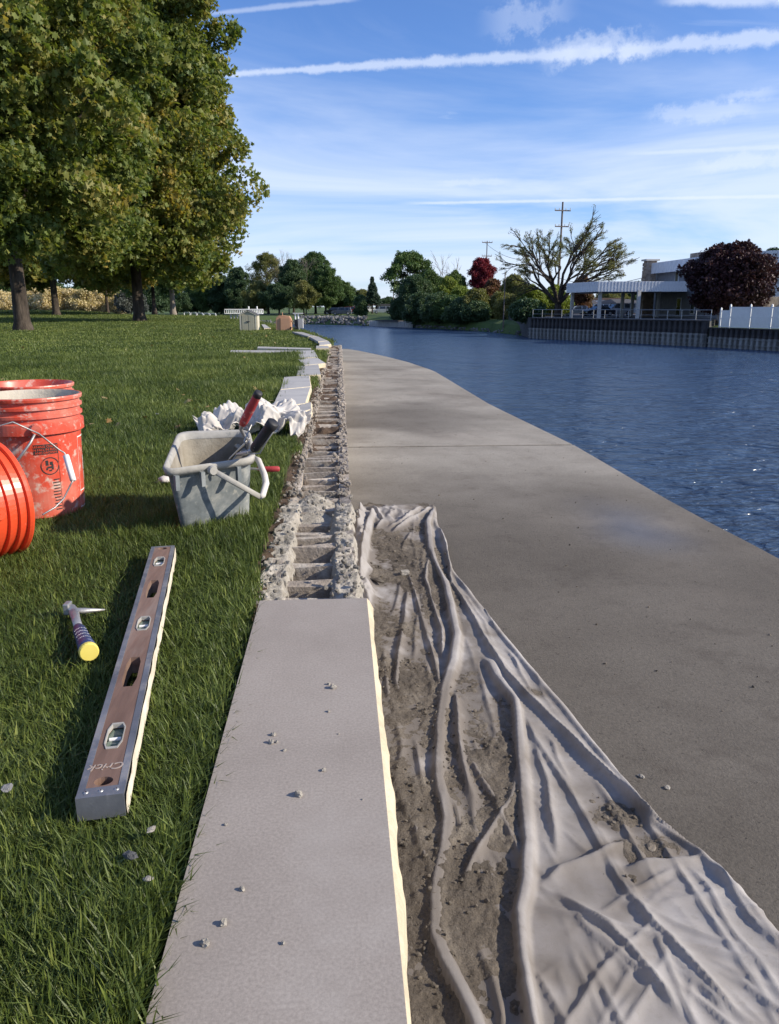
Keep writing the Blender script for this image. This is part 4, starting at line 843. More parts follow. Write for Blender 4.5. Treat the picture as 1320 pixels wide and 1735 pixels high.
M['carred'] = paint('red_paint', (.40, .012, .015)); M['cargrey'] = paint('grey_paint', (.15, .16, .175), .5); M['carsilver'] = paint('silver_paint', (.42, .44, .46), .4)
M['carwhite'] = paint('white_paint_car', (.75, .75, .74), 0); M['carblack'] = paint('black_paint', (.02, .022, .03)); M['carblue'] = paint('blue_grey_paint', (.12, .15, .22), .4)
YF = 192
for lb, kd, m_, px, Y, hd, g_ in (
    ('grey sport utility car nearest on the rocky far bank', 'suv', M['cargrey'], 579, 182, 3.05, 1), ('bright red car half hidden behind the grey sport utility car', 'suv', M['carred'], 590, 196, 2.9, 1),
    ('black car at the left end of the far bank parking row', 'suv', M['carblack'], 566, 190, 2.7, 1), ('white car right of the red one on the far bank', 'suv', M['carwhite'], 603, 205, 3.1, 1),
    ('white sedan below the tall spruce', 'sedan', M['carwhite'], 629, 205, .1, 1), ('silver grey sedan right of the spruce on the far bank', 'suv', M['carsilver'], 648, 190, 3.1, 1),
    ('white sedan behind the slim dark pole on the far bank', 'sedan', M['carwhite'], 661, 199, 3.3, 1), ('pale blue car at the right end of the far bank row', 'sedan', M['carblue'], 676, 200, .3, 1),
    ('white sport utility car with dark windows left of the canopy post', 'suv', M['carwhite'], 1012, 127, 2.9, 0), ('dark sedan in front of the white sport utility car under the canopy', 'sedan', M['carblack'], 1013, 112, 3.4, 0),
    ('silver sport utility car in the middle under the canopy', 'suv', M['carsilver'], 1044, 114, 3.25, 0), ('white pickup truck parked nearest the office under the canopy', 'pickup', M['carwhite'], 1072, 122, 3.05, 0),
    ('pale sedan at the left edge of the parking yard beside the shrubs', 'sedan', M['carsilver'], 979, 118, 3.0, 0), ('dark blue car behind the silver and white ones under the canopy', 'suv', M['carblue'], 1028, 128, 3.0, 0)):
    q = ony(px, 530, Y); zg = PT if not g_ else 0
    if g_:
        dist_back = Y - float(np.interp(q.x, [p[0] for p in fbd], [p[1] for p in fbd])); zg = float(np.interp(dist_back, [0, 9, 30, 60, 140], [ZW, -1.0, -.9, -.5, .4]))
    make_car(lb, kd, m_, (q.x, Y, zg), hd, 'cars parked on the far bank' if g_ else 'cars parked under the canopy')

# ================================================================= FAR BANK: ROCKS, LOW SEA WALL
M['rock'] = mat('riprap_rock', [(.07, .07, .072), (.15, .15, .15), (.24, .235, .23)], .9, .95, .03, 8, rnd=.35)
def bank_pts(px0, px1, n, up0, up1, seed):
    rg = np.random.default_rng(seed); A = []
    for k in range(n):
        px = rg.uniform(px0, px1); b_ = rg.uniform(0, 1); x = ony(px, 549, 160).x; yb = float(np.interp(x, [p[0] for p in fbd], [p[1] for p in fbd])); A.append((x, yb + up0 + (up1 - up0) * b_, float(np.interp(up0 + (up1 - up0) * b_, [0, .4, 3, 9], [ZW - .2, ZW + .1, -1.45, -1.0]))))
    return np.array(A)
rk = bank_pts(505, 622, 300, .2, 6.5, 3); rp = [link('rock', None)] ; bpy.data.objects.remove(rp[0]); rme = []
for k in range(6):
    v, f, _ = ico_clod(200 + k, .5, 1, .8); mb = MB(); mb.add(v, f); rme.append(mb.mesh('rock', M['rock']))
rip = thing('rock_revetment', 'sloping heap of grey riprap boulders on the far bank below the parked cars', 'rock bank', rk.mean(axis=0).tolist())
for k, p in enumerate(rk[:290]):
    o = link('rock', rme[k % 6], rip); s_ = random.uniform(.16, .42); o.scale = (s_, s_, s_ * .9); o.rotation_euler = (random.random() * 6, random.random() * 6, 0); o.location = Vector(p) + Vector((0, 0, s_ * .2)) - rip.location
rk = np.concatenate([bank_pts(622, 900, 620, 0, 1.2, 4), bank_pts(390, 520, 300, 0, 2, 5)]); sz = RNG.uniform(.08, .22, len(rk))
tag(scatter('shore_stones', clod_protos(4, .5, .8, 63), rk, RNG.random((len(rk), 3)) * 6, sz, M['rock'], None, kind='stuff'), 'line of pale shore stones along the far waterline', 'shore stones')
a = ony(622, 552, 160); b_ = ony(688, 554, 150); ya = float(np.interp(a.x, [p[0] for p in fbd], [p[1] for p in fbd])); yb = float(np.interp(b_.x, [p[0] for p in fbd], [p[1] for p in fbd]))
lw = thing('low_sea_wall', 'low pale sea wall with dark top on the far bank right of the boulders', 'sea wall', ((a.x + b_.x) / 2, (ya + yb) / 2, ZW)); mb = MB()
n = 22
for k in range(n):
    x = a.x + (b_.x - a.x) * (k + .5) / n; yy_ = ya + (yb - ya) * (k + .5) / n - .8; mb = MB(); mb.box((x, yy_, ZW + .42), ((b_.x - a.x) / n - .05, 1.2, 1.2)); obj('panel', mb, M['siding'], lw)
mb = MB(); mb.box(((a.x + b_.x) / 2, (ya + yb) / 2 - .8, ZW + 1.1), (b_.x - a.x, 1.8, .16), math.atan2(yb - ya, b_.x - a.x)); obj('cap', mb, M['pile'], lw)

# ================================================================= VEGETATION
def maple_leaf(size, fold, rr):
    a = [(0, -.5), (.16, -.22), (.46, -.30), (.34, -.06), (.52, .16), (.26, .18), (.20, .30), (0, .56), (-.20, .30), (-.26, .18), (-.52, .16), (-.34, -.06), (-.46, -.30), (-.16, -.22)]
    vs = [(0, 0, .0)] + [(x * size, y * size, -abs(x) * size * fold) for x, y in a]
    return vs, [(0, 1 + i, 1 + (i + 1) % 14) for i in range(14)]
def simple_leaf(size, fold, rr, ar=.5):
    vs = [(0, -.5 * size, 0), (ar * .5 * size, 0, -fold * size * .3), (0, .5 * size, 0), (-ar * .5 * size, 0, -fold * size * .3)]; return vs, [(0, 1, 2), (0, 2, 3)]
def cluster(nl, rad, fn, size, seed, droop=.8):
    rr = random.Random(seed); V = []; Fc = []; T = []
    for k in range(nl):
        d = Vector((rr.gauss(0, 1), rr.gauss(0, 1), rr.gauss(0, .8))).normalized() * rad * rr.random() ** .5
        vs, fs = fn(size * rr.uniform(.7, 1.2), rr.uniform(.1, .5), rr)
        e = Matrix.Rotation(rr.uniform(0, 2 * PI), 3, 'Z') @ Matrix.Rotation(R(rr.gauss(50 * droop, 28)), 3, 'X') @ Matrix.Rotation(rr.uniform(-.6, .6), 3, 'Y')
        k0 = len(V); V += [tuple(d + e @ Vector(v)) for v in vs]; Fc += [tuple(i + k0 for i in f) for f in fs]; T += [rr.random()] * len(fs)
    return (V, Fc, T)
CL_MAPLE = [cluster(9, .26, maple_leaf, .17, 300 + k) for k in range(6)]
CL_FAR = [cluster(16, .55, lambda s_, f, r: simple_leaf(s_, f, r, .75), .30, 320 + k, .9) for k in range(6)]
CL_NARROW = [cluster(16, .5, lambda s_, f, r: simple_leaf(s_, f, r, .35), .34, 340 + k, .9) for k in range(5)]
L_ = {
 'maple': leaf_mat('maple_leaves', [(.060, .100, .026), (.112, .158, .038), (.178, .214, .052), (.25, .245, .066), (.40, .30, .075)], .42, .30),
 'green': leaf_mat('green_leaves', [(.042, .084, .028), (.074, .131, .037), (.130, .182, .052)], .25, .15),
 'dark': leaf_mat('dark_leaves', [(.028, .061, .028), (.052, .094, .037), (.079, .121, .047)], .2, .15),
 'olive': leaf_mat('olive_leaves', [(.088, .108, .035), (.166, .175, .055), (.234, .215, .068)], .3, .15),
 'yellowgreen': leaf_mat('yellow_green_leaves', [(.120, .179, .030), (.209, .269, .052), (.329, .313, .074)], .35, .2),
 'red': leaf_mat('red_leaves', [(.095, .009, .017), (.180, .017, .031), (.247, .038, .047)], .3, .2),
 'redbrown': leaf_mat('red_brown_leaves', [(.089, .051, .028), (.152, .063, .037), (.127, .113, .037)], .3, .2),
 'plum': leaf_mat('plum_leaves', [(.022, .010, .014), (.044, .017, .021), (.076, .030, .033)], .15, .3),
 'spruce': leaf_mat('spruce_needles', [(.017, .040, .023), (.033, .063, .036), (.050, .083, .050)], .1, .3),
 'cream': leaf_mat('cream_blossoms', [(.278, .253, .089), (.569, .481, .278), (.759, .658, .455)], .3, .35),
 'grey': leaf_mat('grey_green_leaves', [(.063, .076, .069), (.113, .127, .113)], .2, .3),
}
def limb_tree(mb, base, tips, r0, zfork, rr, wob=.25, n=6, sides=7):
    """trunk that splits into limbs running out to the given tips"""
    top = Vector((base.x, base.y, zfork)); mb.tube([base + Vector((0, 0, -.3)), base + Vector((0, 0, .12)), base + (top - base) * .12, base + (top - base) * .5, top], [r0 * 1.7, r0 * 1.35, r0 * 1.08, r0 * .95, r0 * .85], 12)
    for tp in tips:
        pts = []; L = (tp - top).length
        for k in range(n + 1):
            u = k / n; p = top.lerp(tp, u) + Vector((0, 0, L * .12 * math.sin(u * PI)))
            if 0 < k < n: p += Vector((rr.gauss(0, wob), rr.gauss(0, wob), rr.gauss(0, wob * .6))) * L * .10
            pts.append(p)
        rr0 = r0 * .5 * rr.uniform(.6, 1); mb.tube(pts, [rr0 * (1 - .88 * k / n) for k in range(n + 1)], sides)
def tree(name, label, base, z0, z1, Rad, prof, nblob, brad, per, protos, lm, leafs, r0, seed, barkm=None, group=None, fill=.25, squash=.8, cat='tree', limbs=10, fork=None, sx=1.0, outer=1.0, jit=.10):
    rg = np.random.default_rng(seed); rr = random.Random(seed); t_ = thing(name, label, cat, base, group)
    ts = rg.random(nblob) ** .9; an = rg.random(nblob) * 2 * PI; env = np.interp(ts, [p[0] for p in prof], [p[1] for p in prof]) * Rad
    rr_ = env * np.sqrt(rg.uniform(.25, 1, nblob)) * (1 + jit * rg.normal(size=nblob)) * outer
    bx = base[0] + rr_ * np.cos(an) * sx; by = base[1] + rr_ * np.sin(an); bz = z0 + (z1 - z0) * ts
    P = []; tips = []
    for i in range(nblob):
        br = brad * rg.uniform(.65, 1.25) * (.45 + .55 * env[i] / Rad); d = rg.normal(size=(per, 3)); d /= np.linalg.norm(d, axis=1)[:, None]; d *= (br * rg.uniform(.55, 1.05, per) ** .6)[:, None]; d[:, 2] *= squash
        P.append(d + [bx[i], by[i], bz[i]]); 
        if i % max(1, nblob // max(limbs, 1)) == 0 and limbs: tips.append(Vector((bx[i], by[i], bz[i])))
    nf = int(nblob * per * fill)
    if nf:
        ts = rg.random(nf); an = rg.random(nf) * 2 * PI; env = np.interp(ts, [p[0] for p in prof], [p[1] for p in prof]) * Rad * .72 * np.sqrt(rg.random(nf)); P.append(np.stack([base[0] + env * np.cos(an) * sx, base[1] + env * np.sin(an), z0 + (z1 - z0) * (.05 + .85 * ts)], 1))
    P = np.concatenate(P); n = len(P)
    mb = MB(); limb_tree(mb, Vector(base), tips, r0, fork if fork is not None else z0 + (z1 - z0) * .08, rr); obj('trunk', mb, barkm or M['bark'], t_, smooth=True)
    scatter('crown', protos, P, np.stack([rg.normal(0, .35, n), rg.normal(0, .35, n), rg.random(n) * 6.28], 1), leafs * rg.uniform(.75, 1.25, n), lm, t_, kind='stuff')
    return t_
PR_ROUND = [(0, .45), (.15, .85), (.4, 1), (.7, .8), (.9, .5), (1, .2)]
# the big maples of the park
p = onz(237, 545.5, .0); D2 = p.y
PR2 = [(0, .70), (.06, .86), (.18, .97), (.36, 1.0), (.55, .80), (.72, .70), (.86, .48), (1, .12)]
tree('maple_tree', 'big green maple whose crown stands against the sky, trunk right of the hedge', (p.x, p.y, lawn_z(p.x, p.y).item()), 2.0, 19.5, 5.25, PR2, 330, .95, 62, CL_MAPLE, L_['maple'], 1.25, .26, 11, fork=3.2, limbs=16)
p = onz(40, 562, 0)
tree('maple_tree', 'nearest green maple with the thick dark trunk at the left of the lawn', (p.x, p.y, 0), 2.3, 14.5, 4.0, [(0, .55), (.08, .85), (.3, 1), (.6, .9), (.85, .6), (1, .2)], 240, .62, 62, CL_MAPLE, L_['maple'], .95, .205, 12, fork=2.5, limbs=12, fill=.2)
for px, by_, Y, rad, z1, lb, r0, sd_, mk in ((96, 535, 58, 5.5, 15, 'green maple farther back between the two nearest trunks', .24, 13, 'maple'), (183, 533.5, 70, 4.5, 12, 'slim trunked maple in front of the cream hedge', .13, 14, 'maple'), (294, 535, 62, 5.2, 13, 'maple with a pale trunk right of the second big trunk', .2, 15, 'maple'),
                                   (-30, 533, 62, 6, 14, 'maple at the far left edge of the lawn behind the nearest one', .2, 16, 'maple'), (262, 531, 85, 6, 15, 'distant maple seen between the second trunk and the pale one', .2, 17, 'green')):
    q = ony(px, by_, Y); zl = lawn_z(q.x, q.y).item()
    tree('maple_tree', lb, (q.x, q.y, zl), 2.6, z1, rad, PR_ROUND, 120, 1.2, 34, CL_MAPLE, L_[mk], 2.0, r0, sd_, fork=3, barkm=M['bark_pale'] if px == 294 else None, limbs=8)
# cream hedge and shrubs across the lawn
for k, (px, Y, h, w, mk, lb) in enumerate(((8, 100, 2.2, 3.2, 'cream', 'cream flowering shrub left of the nearest maple trunk'), (62, 96, 2.3, 4, 'cream', 'cream flowering shrub just right of the nearest maple trunk'), (92, 97, 2.5, 3, 'cream', 'tall cream flowering shrub behind the slim far trunk'),
        (122, 98, 2.2, 3.2, 'cream', 'cream flowering shrub in the middle of the hedge'), (148, 97, 2.2, 2.8, 'cream', 'cream flowering shrub left of the slim trunked maple'), (170, 98, 2.4, 2.6, 'cream', 'broad cream flowering shrub before the slim trunked maple'), (196, 98, 2.1, 2.4, 'cream', 'last cream flowering shrub at the right end of the hedge'),
        (222, 95, 2.0, 2.6, 'grey', 'round grey green shrub between the hedge and the second trunk'))):
    q = ony(px, 528, Y); tree('flowering_shrub' if mk == 'cream' else 'round_shrub', lb, (q.x, Y, lawn_z(q.x, Y).item()), .4, h + .3, w * .62, [(0, .9), (.4, 1), (.8, .75), (1, .3)], 36, .55, 26, CL_FAR, L_[mk], .65, .06, 40 + k, cat='shrub', group='shrubs along the far side of the lawn', limbs=4, fork=.6)
# far bank trees, left group; base height from the bank profile
def bank_z(x, Y):
    yb_ = float(np.interp(x, [p[0] for p in fbd], [p[1] for p in fbd])); return float(np.interp(Y - yb_, [0, .4, 3, 9, 30, 60, 140], [ZW, ZW + .1, -1.45, -1.0, -.9, -.5, .4]))
def front_Y(px):
    Y = 130.
    for _ in range(12): x = ony(px, 550, Y).x; Y = float(np.interp(x, [p[0] for p in fbd], [p[1] for p in fbd]))
    return Y
def btree(px, Y, ytop, wpx, ybot, lb, mk, seed, name='park_tree', prof=PR_ROUND, nb=70, per=26, protos=None, ls=.82, bark=None, fill=.3, limbs=8, cat='tree', r0=None, brf=.15, squash=.8, jit=.17, sx=1.0, zg=None, outer=1.0, fork=None):
    if Y < 0: Y = front_Y(px) - Y; zg = None
    q = ony(px, 530, Y); zb = bank_z(q.x, Y) if zg is None else zg; zt_ = ony(px, ytop, Y).z; zc = max(ony(px, ybot, Y).z, zb + .2); rad = wpx / 2 / F * Y
    return tree(name, lb, (q.x, Y, zb), zc, zt_, rad, prof, int(nb * 1.7), rad * brf + .25, per, protos or CL_FAR, L_[mk], ls, r0 or .03 * (zt_ - zb) * .6 + .04, seed, barkm=bark, fill=fill, limbs=limbs, cat=cat, squash=squash, sx=sx, outer=outer, fork=fork, jit=jit)
G = 500
for a in (
 (455, 205, 432, 62, 492, 'open crowned yellowing tree rising behind the small shed', 'olive', 1, dict(nb=60, per=14, fill=.1, limbs=18)),
 (535, 205, 430, 62, 515, 'tall dark green tree at the middle of the far left bank', 'green', 2, dict(nb=90)),
 (552, 195, 452, 50, 520, 'leaning green tree with ragged right side on the far left bank', 'green', 3, dict(nb=80)),
 (498, 190, 442, 46, 518, 'dark evergreen clump right of the open crowned tree', 'dark', 4, dict(nb=80)),
 (473, 185, 484, 50, 520, 'low blue green tree at the water behind the tan box', 'dark', 5, dict(nb=70)),
 (440, 192, 480, 48, 524, 'brownish low tree directly above the small shed', 'olive', 6, dict(nb=60)),
 (405, 200, 455, 46, 525, 'dark tree behind the white gangway', 'dark', 7, dict(nb=70)),
 (375, 205, 468, 52, 527, 'dark tree left of the white gangway under the maple', 'dark', 8, dict(nb=70)),
 (335, 205, 478, 50, 527, 'dark green tree beyond the white pipe railing', 'green', 9, dict(nb=70)),
 (578, 205, 478, 44, 522, 'round green tree above the parked grey car', 'green', 10, dict(nb=60)),
 (515, 180, 478, 36, 520, 'small rusty green tree in front of the tall dark one', 'olive', 11, dict(nb=50)),
 (595, 240, 490, 40, 522, 'low green tree behind the red car', 'green', 12, dict(nb=40)),
 (614, 240, 493, 34, 524, 'pale olive tree left of the spruce', 'olive', 13, dict(nb=40)),
 (611, 172, 503, 18, 534, 'young dark tree by the water right of the boulders', 'dark', 14, dict(nb=36)),
 (658, 245, 506, 38, 522, 'low dark tree between the spruce and the slim pole', 'dark', 15, dict(nb=40)),
 (255, 150, 478, 70, 527, 'dark green tree far behind the second maple trunk', 'dark', 17, dict(nb=60, zg=.2)),
 (205, 150, 480, 70, 527, 'dark green tree far behind the cream hedge end', 'green', 18, dict(nb=60, zg=.2)),
 (150, 155, 482, 70, 527, 'green tree far behind the slim trunked maple', 'green', 19, dict(nb=60, zg=.2)),
 (90, 155, 480, 74, 527, 'green tree far behind the middle of the cream hedge', 'dark', 50, dict(nb=60, zg=.2)),
 (25, 150, 478, 74, 527, 'green tree far behind the nearest maple trunk', 'green', 51, dict(nb=60, zg=.2)),
 (300, 200, 495, 50, 527, 'low dark tree behind the pale trunk', 'dark', 16, dict(nb=50)),
 ):
    btree(a[0], a[1], a[2], a[3], a[4], a[5], a[6], G + a[7], **a[8])
# spruce
btree(631, 200, 470, 30, 516, 'pointed dark spruce standing beside the far car park', 'spruce', 560, name='spruce_tree', prof=[(0, 1), (.25, .78), (.5, .50), (.8, .16), (1, .0)], nb=110, per=12, brf=.05, fill=.9, squash=.3, limbs=0, outer=1.0, ls=.62, jit=.10)
# airy tree left of the right hand thicket
t_ = btree(692, 172, 430, 76, 492, 'tall airy tree with tiered umbrella like branches at the water', 'green', 561, nb=26, per=30, fill=.0, limbs=34, jit=.08, prof=[(0, .8), (.25, 1), (.6, .85), (.85, .6), (1, .35)], brf=.24, squash=.45, fork=1.2, ls=1.25)
# thicket on the right part of the far bank
for a in (
 (703, -6, 470, 56, 552, 'dark green shrub mass at the left end of the thicket', 'dark', 21, dict(nb=90)),
 (728, 160, 462, 44, 545, 'tall dark tree in the thicket left of the yellow green one', 'green', 22, dict(nb=80)),
 (768, 150, 462, 34, 500, 'narrow leafy tree below the bare twigs in the thicket', 'green', 23, dict(nb=50)),
 (758, 146, 472, 34, 530, 'bright yellow green tree in the middle of the thicket', 'yellowgreen', 24, dict(nb=70)),
 (780, 142, 488, 34, 536, 'yellow green shrub right of the brightest one', 'yellowgreen', 25, dict(nb=60)),
 (815, 150, 441, 42, 500, 'crimson maple rising out of the thicket', 'red', 26, dict(nb=60, prof=[(0, .5), (.3, 1), (.7, .85), (1, .35)])),
 (832, 138, 476, 36, 530, 'rusty brown tree just right of the crimson maple', 'redbrown', 27, dict(nb=60)),
 (806, -5, 494, 46, 548, 'golden green bush below the crimson maple', 'olive', 28, dict(nb=60)),
 (745, -2, 500, 56, 556, 'dark bush overhanging the water below the yellow green tree', 'dark', 29, dict(nb=70)),
 (785, -2, 510, 56, 560, 'dark low bush overhanging the water under the golden one', 'dark', 30, dict(nb=70)),
 (830, -2, 512, 56, 564, 'dark low bush by the water below the rusty tree', 'dark', 31, dict(nb=70)),
 (868, -1.8, 504, 50, 568, 'olive bush by the water left of the sea wall', 'olive', 32, dict(nb=70)),
 (897, 112, 487, 40, 535, 'pale green bush beneath the spreading bare tree', 'yellowgreen', 33, dict(nb=60)),
 (870, 130, 470, 40, 510, 'green tree left of the spreading bare tree', 'olive', 34, dict(nb=60)),
 (940, 115, 488, 46, 532, 'yellowing bush at the foot of the spreading tree', 'yellowgreen', 35, dict(nb=70)),
 (893, 92, 512, 44, 560, 'dark bush behind the left end of the railing', 'dark', 36, dict(nb=50)),
 (984, 135, 470, 32, 525, 'rust red tree behind the canopy end', 'redbrown', 37, dict(nb=40)),
 (684, -2.5, 505, 40, 552, 'dark shrub at the tip of the point beside the low sea wall', 'dark', 42, dict(nb=60)),
 (765, -3, 505, 50, 556, 'green shrub by the water under the yellow green tree', 'green', 43, dict(nb=60)),
 (848, -3, 500, 46, 562, 'golden olive shrub by the water before the pink shop', 'olive', 44, dict(nb=60)),
 (808, -2, 515, 44, 562, 'dark shrub by the water below the golden green bush', 'dark', 45, dict(nb=60)),
 (715, -2, 500, 54, 554, 'dark bush on the point at the left end of the thicket', 'dark', 38, dict(nb=60)),
 (1075, 185, 480, 46, 520, 'distant green tree seen over the canopy', 'green', 39, dict(nb=40)),
 (1300, 130, 426, 60, 470, 'dark green tree top behind the office roof', 'dark', 40, dict(nb=50)),
 (1035, 178, 492, 50, 515, 'distant olive tree behind the white shop', 'olive', 41, dict(nb=40)),
 ):
    btree(a[0], a[1], a[2], a[3], a[4], a[5], a[6], G + a[7], zg=(-.6 if a[0] > 860 else None), **a[8])
# plum coloured tree before the office
btree(1234, 72, 422, 118, 520, 'round dark plum leaved tree in front of the office behind the white fence', 'plum', 580, nb=170, per=40, protos=CL_MAPLE, ls=1.5, prof=[(0, .6), (.2, .95), (.5, 1), (.8, .8), (1, .35)], brf=.17, fill=.35, zg=PT2, r0=.22)
# bare and spreading trees: recursive limbs
def bare_tree(name, label, base, h, spread, r0, seed, m, leafm=None, leaf_n=1, lsc=1.0, dirs=None, depth=5, cat='tree', flen=.30):
    rr = random.Random(seed); t_ = thing(name, label, cat, base); mb = MB(); tips = []
    def grow(p, d, L, r, k):
        pts = [p]; dd = d.copy()
        for i in range(4):
            dd = (dd + Vector((rr.gauss(0, .12), rr.gauss(0, .12), rr.gauss(.02, .08)))).normalized(); pts.append(pts[-1] + dd * L / 4)
        mb.tube(pts, [r * (1 - .38 * i / 4) for i in range(5)], 7 if k < 2 else 4, cap=False)
        if k >= depth - 2: tips.extend(pts[1:])
        if k == depth: return
        for c in range(rr.choice((2, 3, 3)) if k < 3 else 3):
            q = pts[rr.choice((2, 3, 4))] if c else pts[4]; ax = Vector((rr.gauss(0, 1), rr.gauss(0, 1), rr.gauss(0, .5))).normalized()
            nd = (Matrix.Rotation(R(rr.uniform(18, 42)) * (1 if c else .5), 3, ax) @ dd); nd = (nd + Vector((nd.x * spread, nd.y * spread, 0)) * .4).normalized(); grow(q, nd, L * rr.uniform(.62, .8), r * (.62 if c else .7), k + 1)
    b = Vector(base); mb.tube([b + Vector((0, 0, -.5)), b + Vector((0, 0, .3)), b + Vector((0, 0, h * .12))], [r0 * 1.4, r0 * 1.1, r0], 10)
    for d in dirs: grow(b + Vector((0, 0, h * .12)), Vector(d).normalized(), h * flen, r0 * .62, 0)
    obj('trunk', mb, m, t_, smooth=True)
    if leafm:
        T = np.array([tuple(v) for v in tips]); sel = RNG.random(len(T)) < leaf_n; T = T[sel]; n = len(T)
        scatter('crown', CL_NARROW, T, RNG.random((n, 3)) * 6, lsc * RNG.uniform(.6, 1.2, n), leafm, t_, kind='stuff')
    return t_
q = ony(946, 512, 104)
bare_tree('spreading_tree', 'big spreading half bare tree behind the sea wall left of the canopy', (q.x, q.y, -.6), 14.3, .5, .42, 97, M['bark'], L_['olive'], .26, .55,
          [(-.95, .1, 1.0), (-.42, .3, 1.2), (.02, -.2, 1.3), (.42, .2, 1.2), (.95, -.1, .95), (-.7, -.5, 1.1), (.7, .5, 1.0)], 5, flen=.27)
for px, Y, ytop, lb, sd_ in ((490, 200, 418, 'bare grey tree sticking out above the far left bank', 92), (474, 204, 432, 'small bare tree top left of the taller bare one', 95), (519, 198, 425, 'thin bare tree beside the tall dark tree', 93), (768, 152, 418, 'bare dead twigs rising above the thicket', 94)):
    q = ony(px, 530, Y); zt_ = ony(px, ytop, Y).z; zb = bank_z(q.x, Y); bare_tree('bare_tree', lb, (q.x, Y, zb), (zt_ - zb) * 1.02, .0, .16, sd_, M['bark_pale'], None, 0, 1, [(.05, .1, 1), (-.12, 0, 1)], 4)

# ================================================================= GRASS
M['grass'] = None
def grass_mat():
    m = bpy.data.materials.new('grass_blades'); m.use_nodes = True; t = m.node_tree; b = t.nodes['Principled BSDF']; o = t.nodes['Material Output']
    at = t.nodes.new('ShaderNodeAttribute'); at.attribute_name = 'tone'; oi = t.nodes.new('ShaderNodeObjectInfo'); g_ = t.nodes.new('ShaderNodeNewGeometry')
    def nz(sc):
        n = t.nodes.new('ShaderNodeTexNoise'); n.inputs['Scale'].default_value = sc; n.inputs['Detail'].default_value = 4; t.links.new(g_.outputs['Position'], n.inputs['Vector']); return n.outputs['Fac']
    s_ = math_node(t, 'ADD', math_node(t, 'MULTIPLY', at.outputs['Fac'], .55), math_node(t, 'MULTIPLY', oi.outputs['Random'], .18))
    s_ = math_node(t, 'ADD', s_, math_node(t, 'MULTIPLY', math_node(t, 'SUBTRACT', nz(1.1), .5), 1.1)); s_ = math_node(t, 'ADD', s_, math_node(t, 'MULTIPLY', math_node(t, 'SUBTRACT', nz(.16), .5), .5))
    rp = t.nodes.new('ShaderNodeValToRGB'); e = rp.color_ramp.elements; cols = [(.042, .066, .012), (.092, .130, .024), (.165, .205, .042), (.28, .30, .085), (.48, .43, .22)]
    for i in range(3): e.new(.5)
    for i, c in enumerate(cols): e[i].position = (0, .28, .55, .82, 1.0)[i]; e[i].color = (*c, 1)
    t.links.new(s_, rp.inputs[0]); t.links.new(rp.outputs[0], b.inputs['Base Color']); b.inputs['Roughness'].default_value = .5; b.inputs['Specular IOR Level'].default_value = .4
    tl = t.nodes.new('ShaderNodeBsdfTranslucent'); t.links.new(rp.outputs[0], tl.inputs[0]); mi = t.nodes.new('ShaderNodeMixShader'); mi.inputs[0].default_value = .3
    t.links.new(b.outputs[0], mi.inputs[1]); t.links.new(tl.outputs[0], mi.inputs[2]); t.links.new(mi.outputs[0], o.inputs[0]); return m
M['grass'] = grass_mat()
def tuft(nb, rad, h, w, seed, segs=3, lean=.55):
    rr = random.Random(seed); V = []; Fc = []; T = []
    for k in range(nb):
        a = rr.uniform(0, 2 * PI); r = rad * rr.random() ** .5; bx, by = r * math.cos(a), r * math.sin(a); hh = h * rr.uniform(.45, 1.15); ww = w * rr.uniform(.6, 1.2); az = rr.uniform(0, 2 * PI); ln = abs(rr.gauss(lean, .35)); tone = min(1, max(0, rr.gauss(.45, .24)))
        if rr.random() < .06: tone = 1.1
        k0 = len(V); px_, py_ = -math.sin(az), math.cos(az)
        for i in range(segs + 1):
            u = i / segs; off = ln * hh * u ** 1.7; z = hh * u * (1 - .25 * ln * u); wd = ww * (1 - u ** 1.8) if i < segs else 0
            cx0, cy0 = bx + math.cos(az) * off, by + math.sin(az) * off
            if i < segs: V += [(cx0 - px_ * wd / 2, cy0 - py_ * wd / 2, z), (cx0 + px_ * wd / 2, cy0 + py_ * wd / 2, z)]
            else: V.append((cx0, cy0, z))
        for i in range(segs - 1): Fc.append((k0 + 2 * i, k0 + 2 * i + 1, k0 + 2 * i + 3, k0 + 2 * i + 2)); T.append(tone)
        Fc.append((k0 + 2 * segs - 2, k0 + 2 * segs - 1, k0 + 2 * segs)); T.append(tone)
    return (V, Fc, T)
KEEP = []    # footprints the blades must stay out of: (polygon, margin)
def in_poly(x, y, poly):
    r = np.zeros(len(x), bool); n = len(poly)
    for i in range(n):
        x0, y0 = poly[i][:2]; x1, y1 = poly[(i + 1) % n][:2]
        c = ((y0 > y) != (y1 > y)) & (x < (x1 - x0) * (y - y0) / (y1 - y0 + 1e-12) + x0); r ^= c
    return r
def sow(name, protos, d0, d1, n, s0, s1, power, label, left=-32):
    """points in the wedge in front of the camera from d0 to d1 metres"""
    u = RNG.random(n); d = (d0 ** (2 - power) + u * (d1 ** (2 - power) - d0 ** (2 - power))) ** (1 / (2 - power)) if power != 2 else d0 * (d1 / d0) ** u
    a = RNG.uniform(R(left), R(8), n); x = d * np.sin(a); y = d * np.cos(a)
    k = x < edge_x(y) + np.where(d < 3, -.004, -.01) * 1
    for poly in KEEP: k &= ~in_poly(x, y, poly)
    x, y, d = x[k], y[k], d[k]; n = len(x); z = lawn_z(x, y) - .004
    sc = np.interp(d, [d0, d1], [s0, s1]) * RNG.uniform(.75, 1.2, n); hv = np.clip(1 + .45 * fbm(x * 1.8, y * 1.8, 0, 3, 3) , .5, 1.5)
    o = scatter(name, protos, np.stack([x, y, z], 1), np.stack([RNG.normal(0, .12, n), RNG.normal(0, .12, n), RNG.random(n) * 6.28], 1), np.stack([sc, sc, sc * hv], 1), M['grass'], None, kind='stuff'); tag(o, label, 'grass'); return o
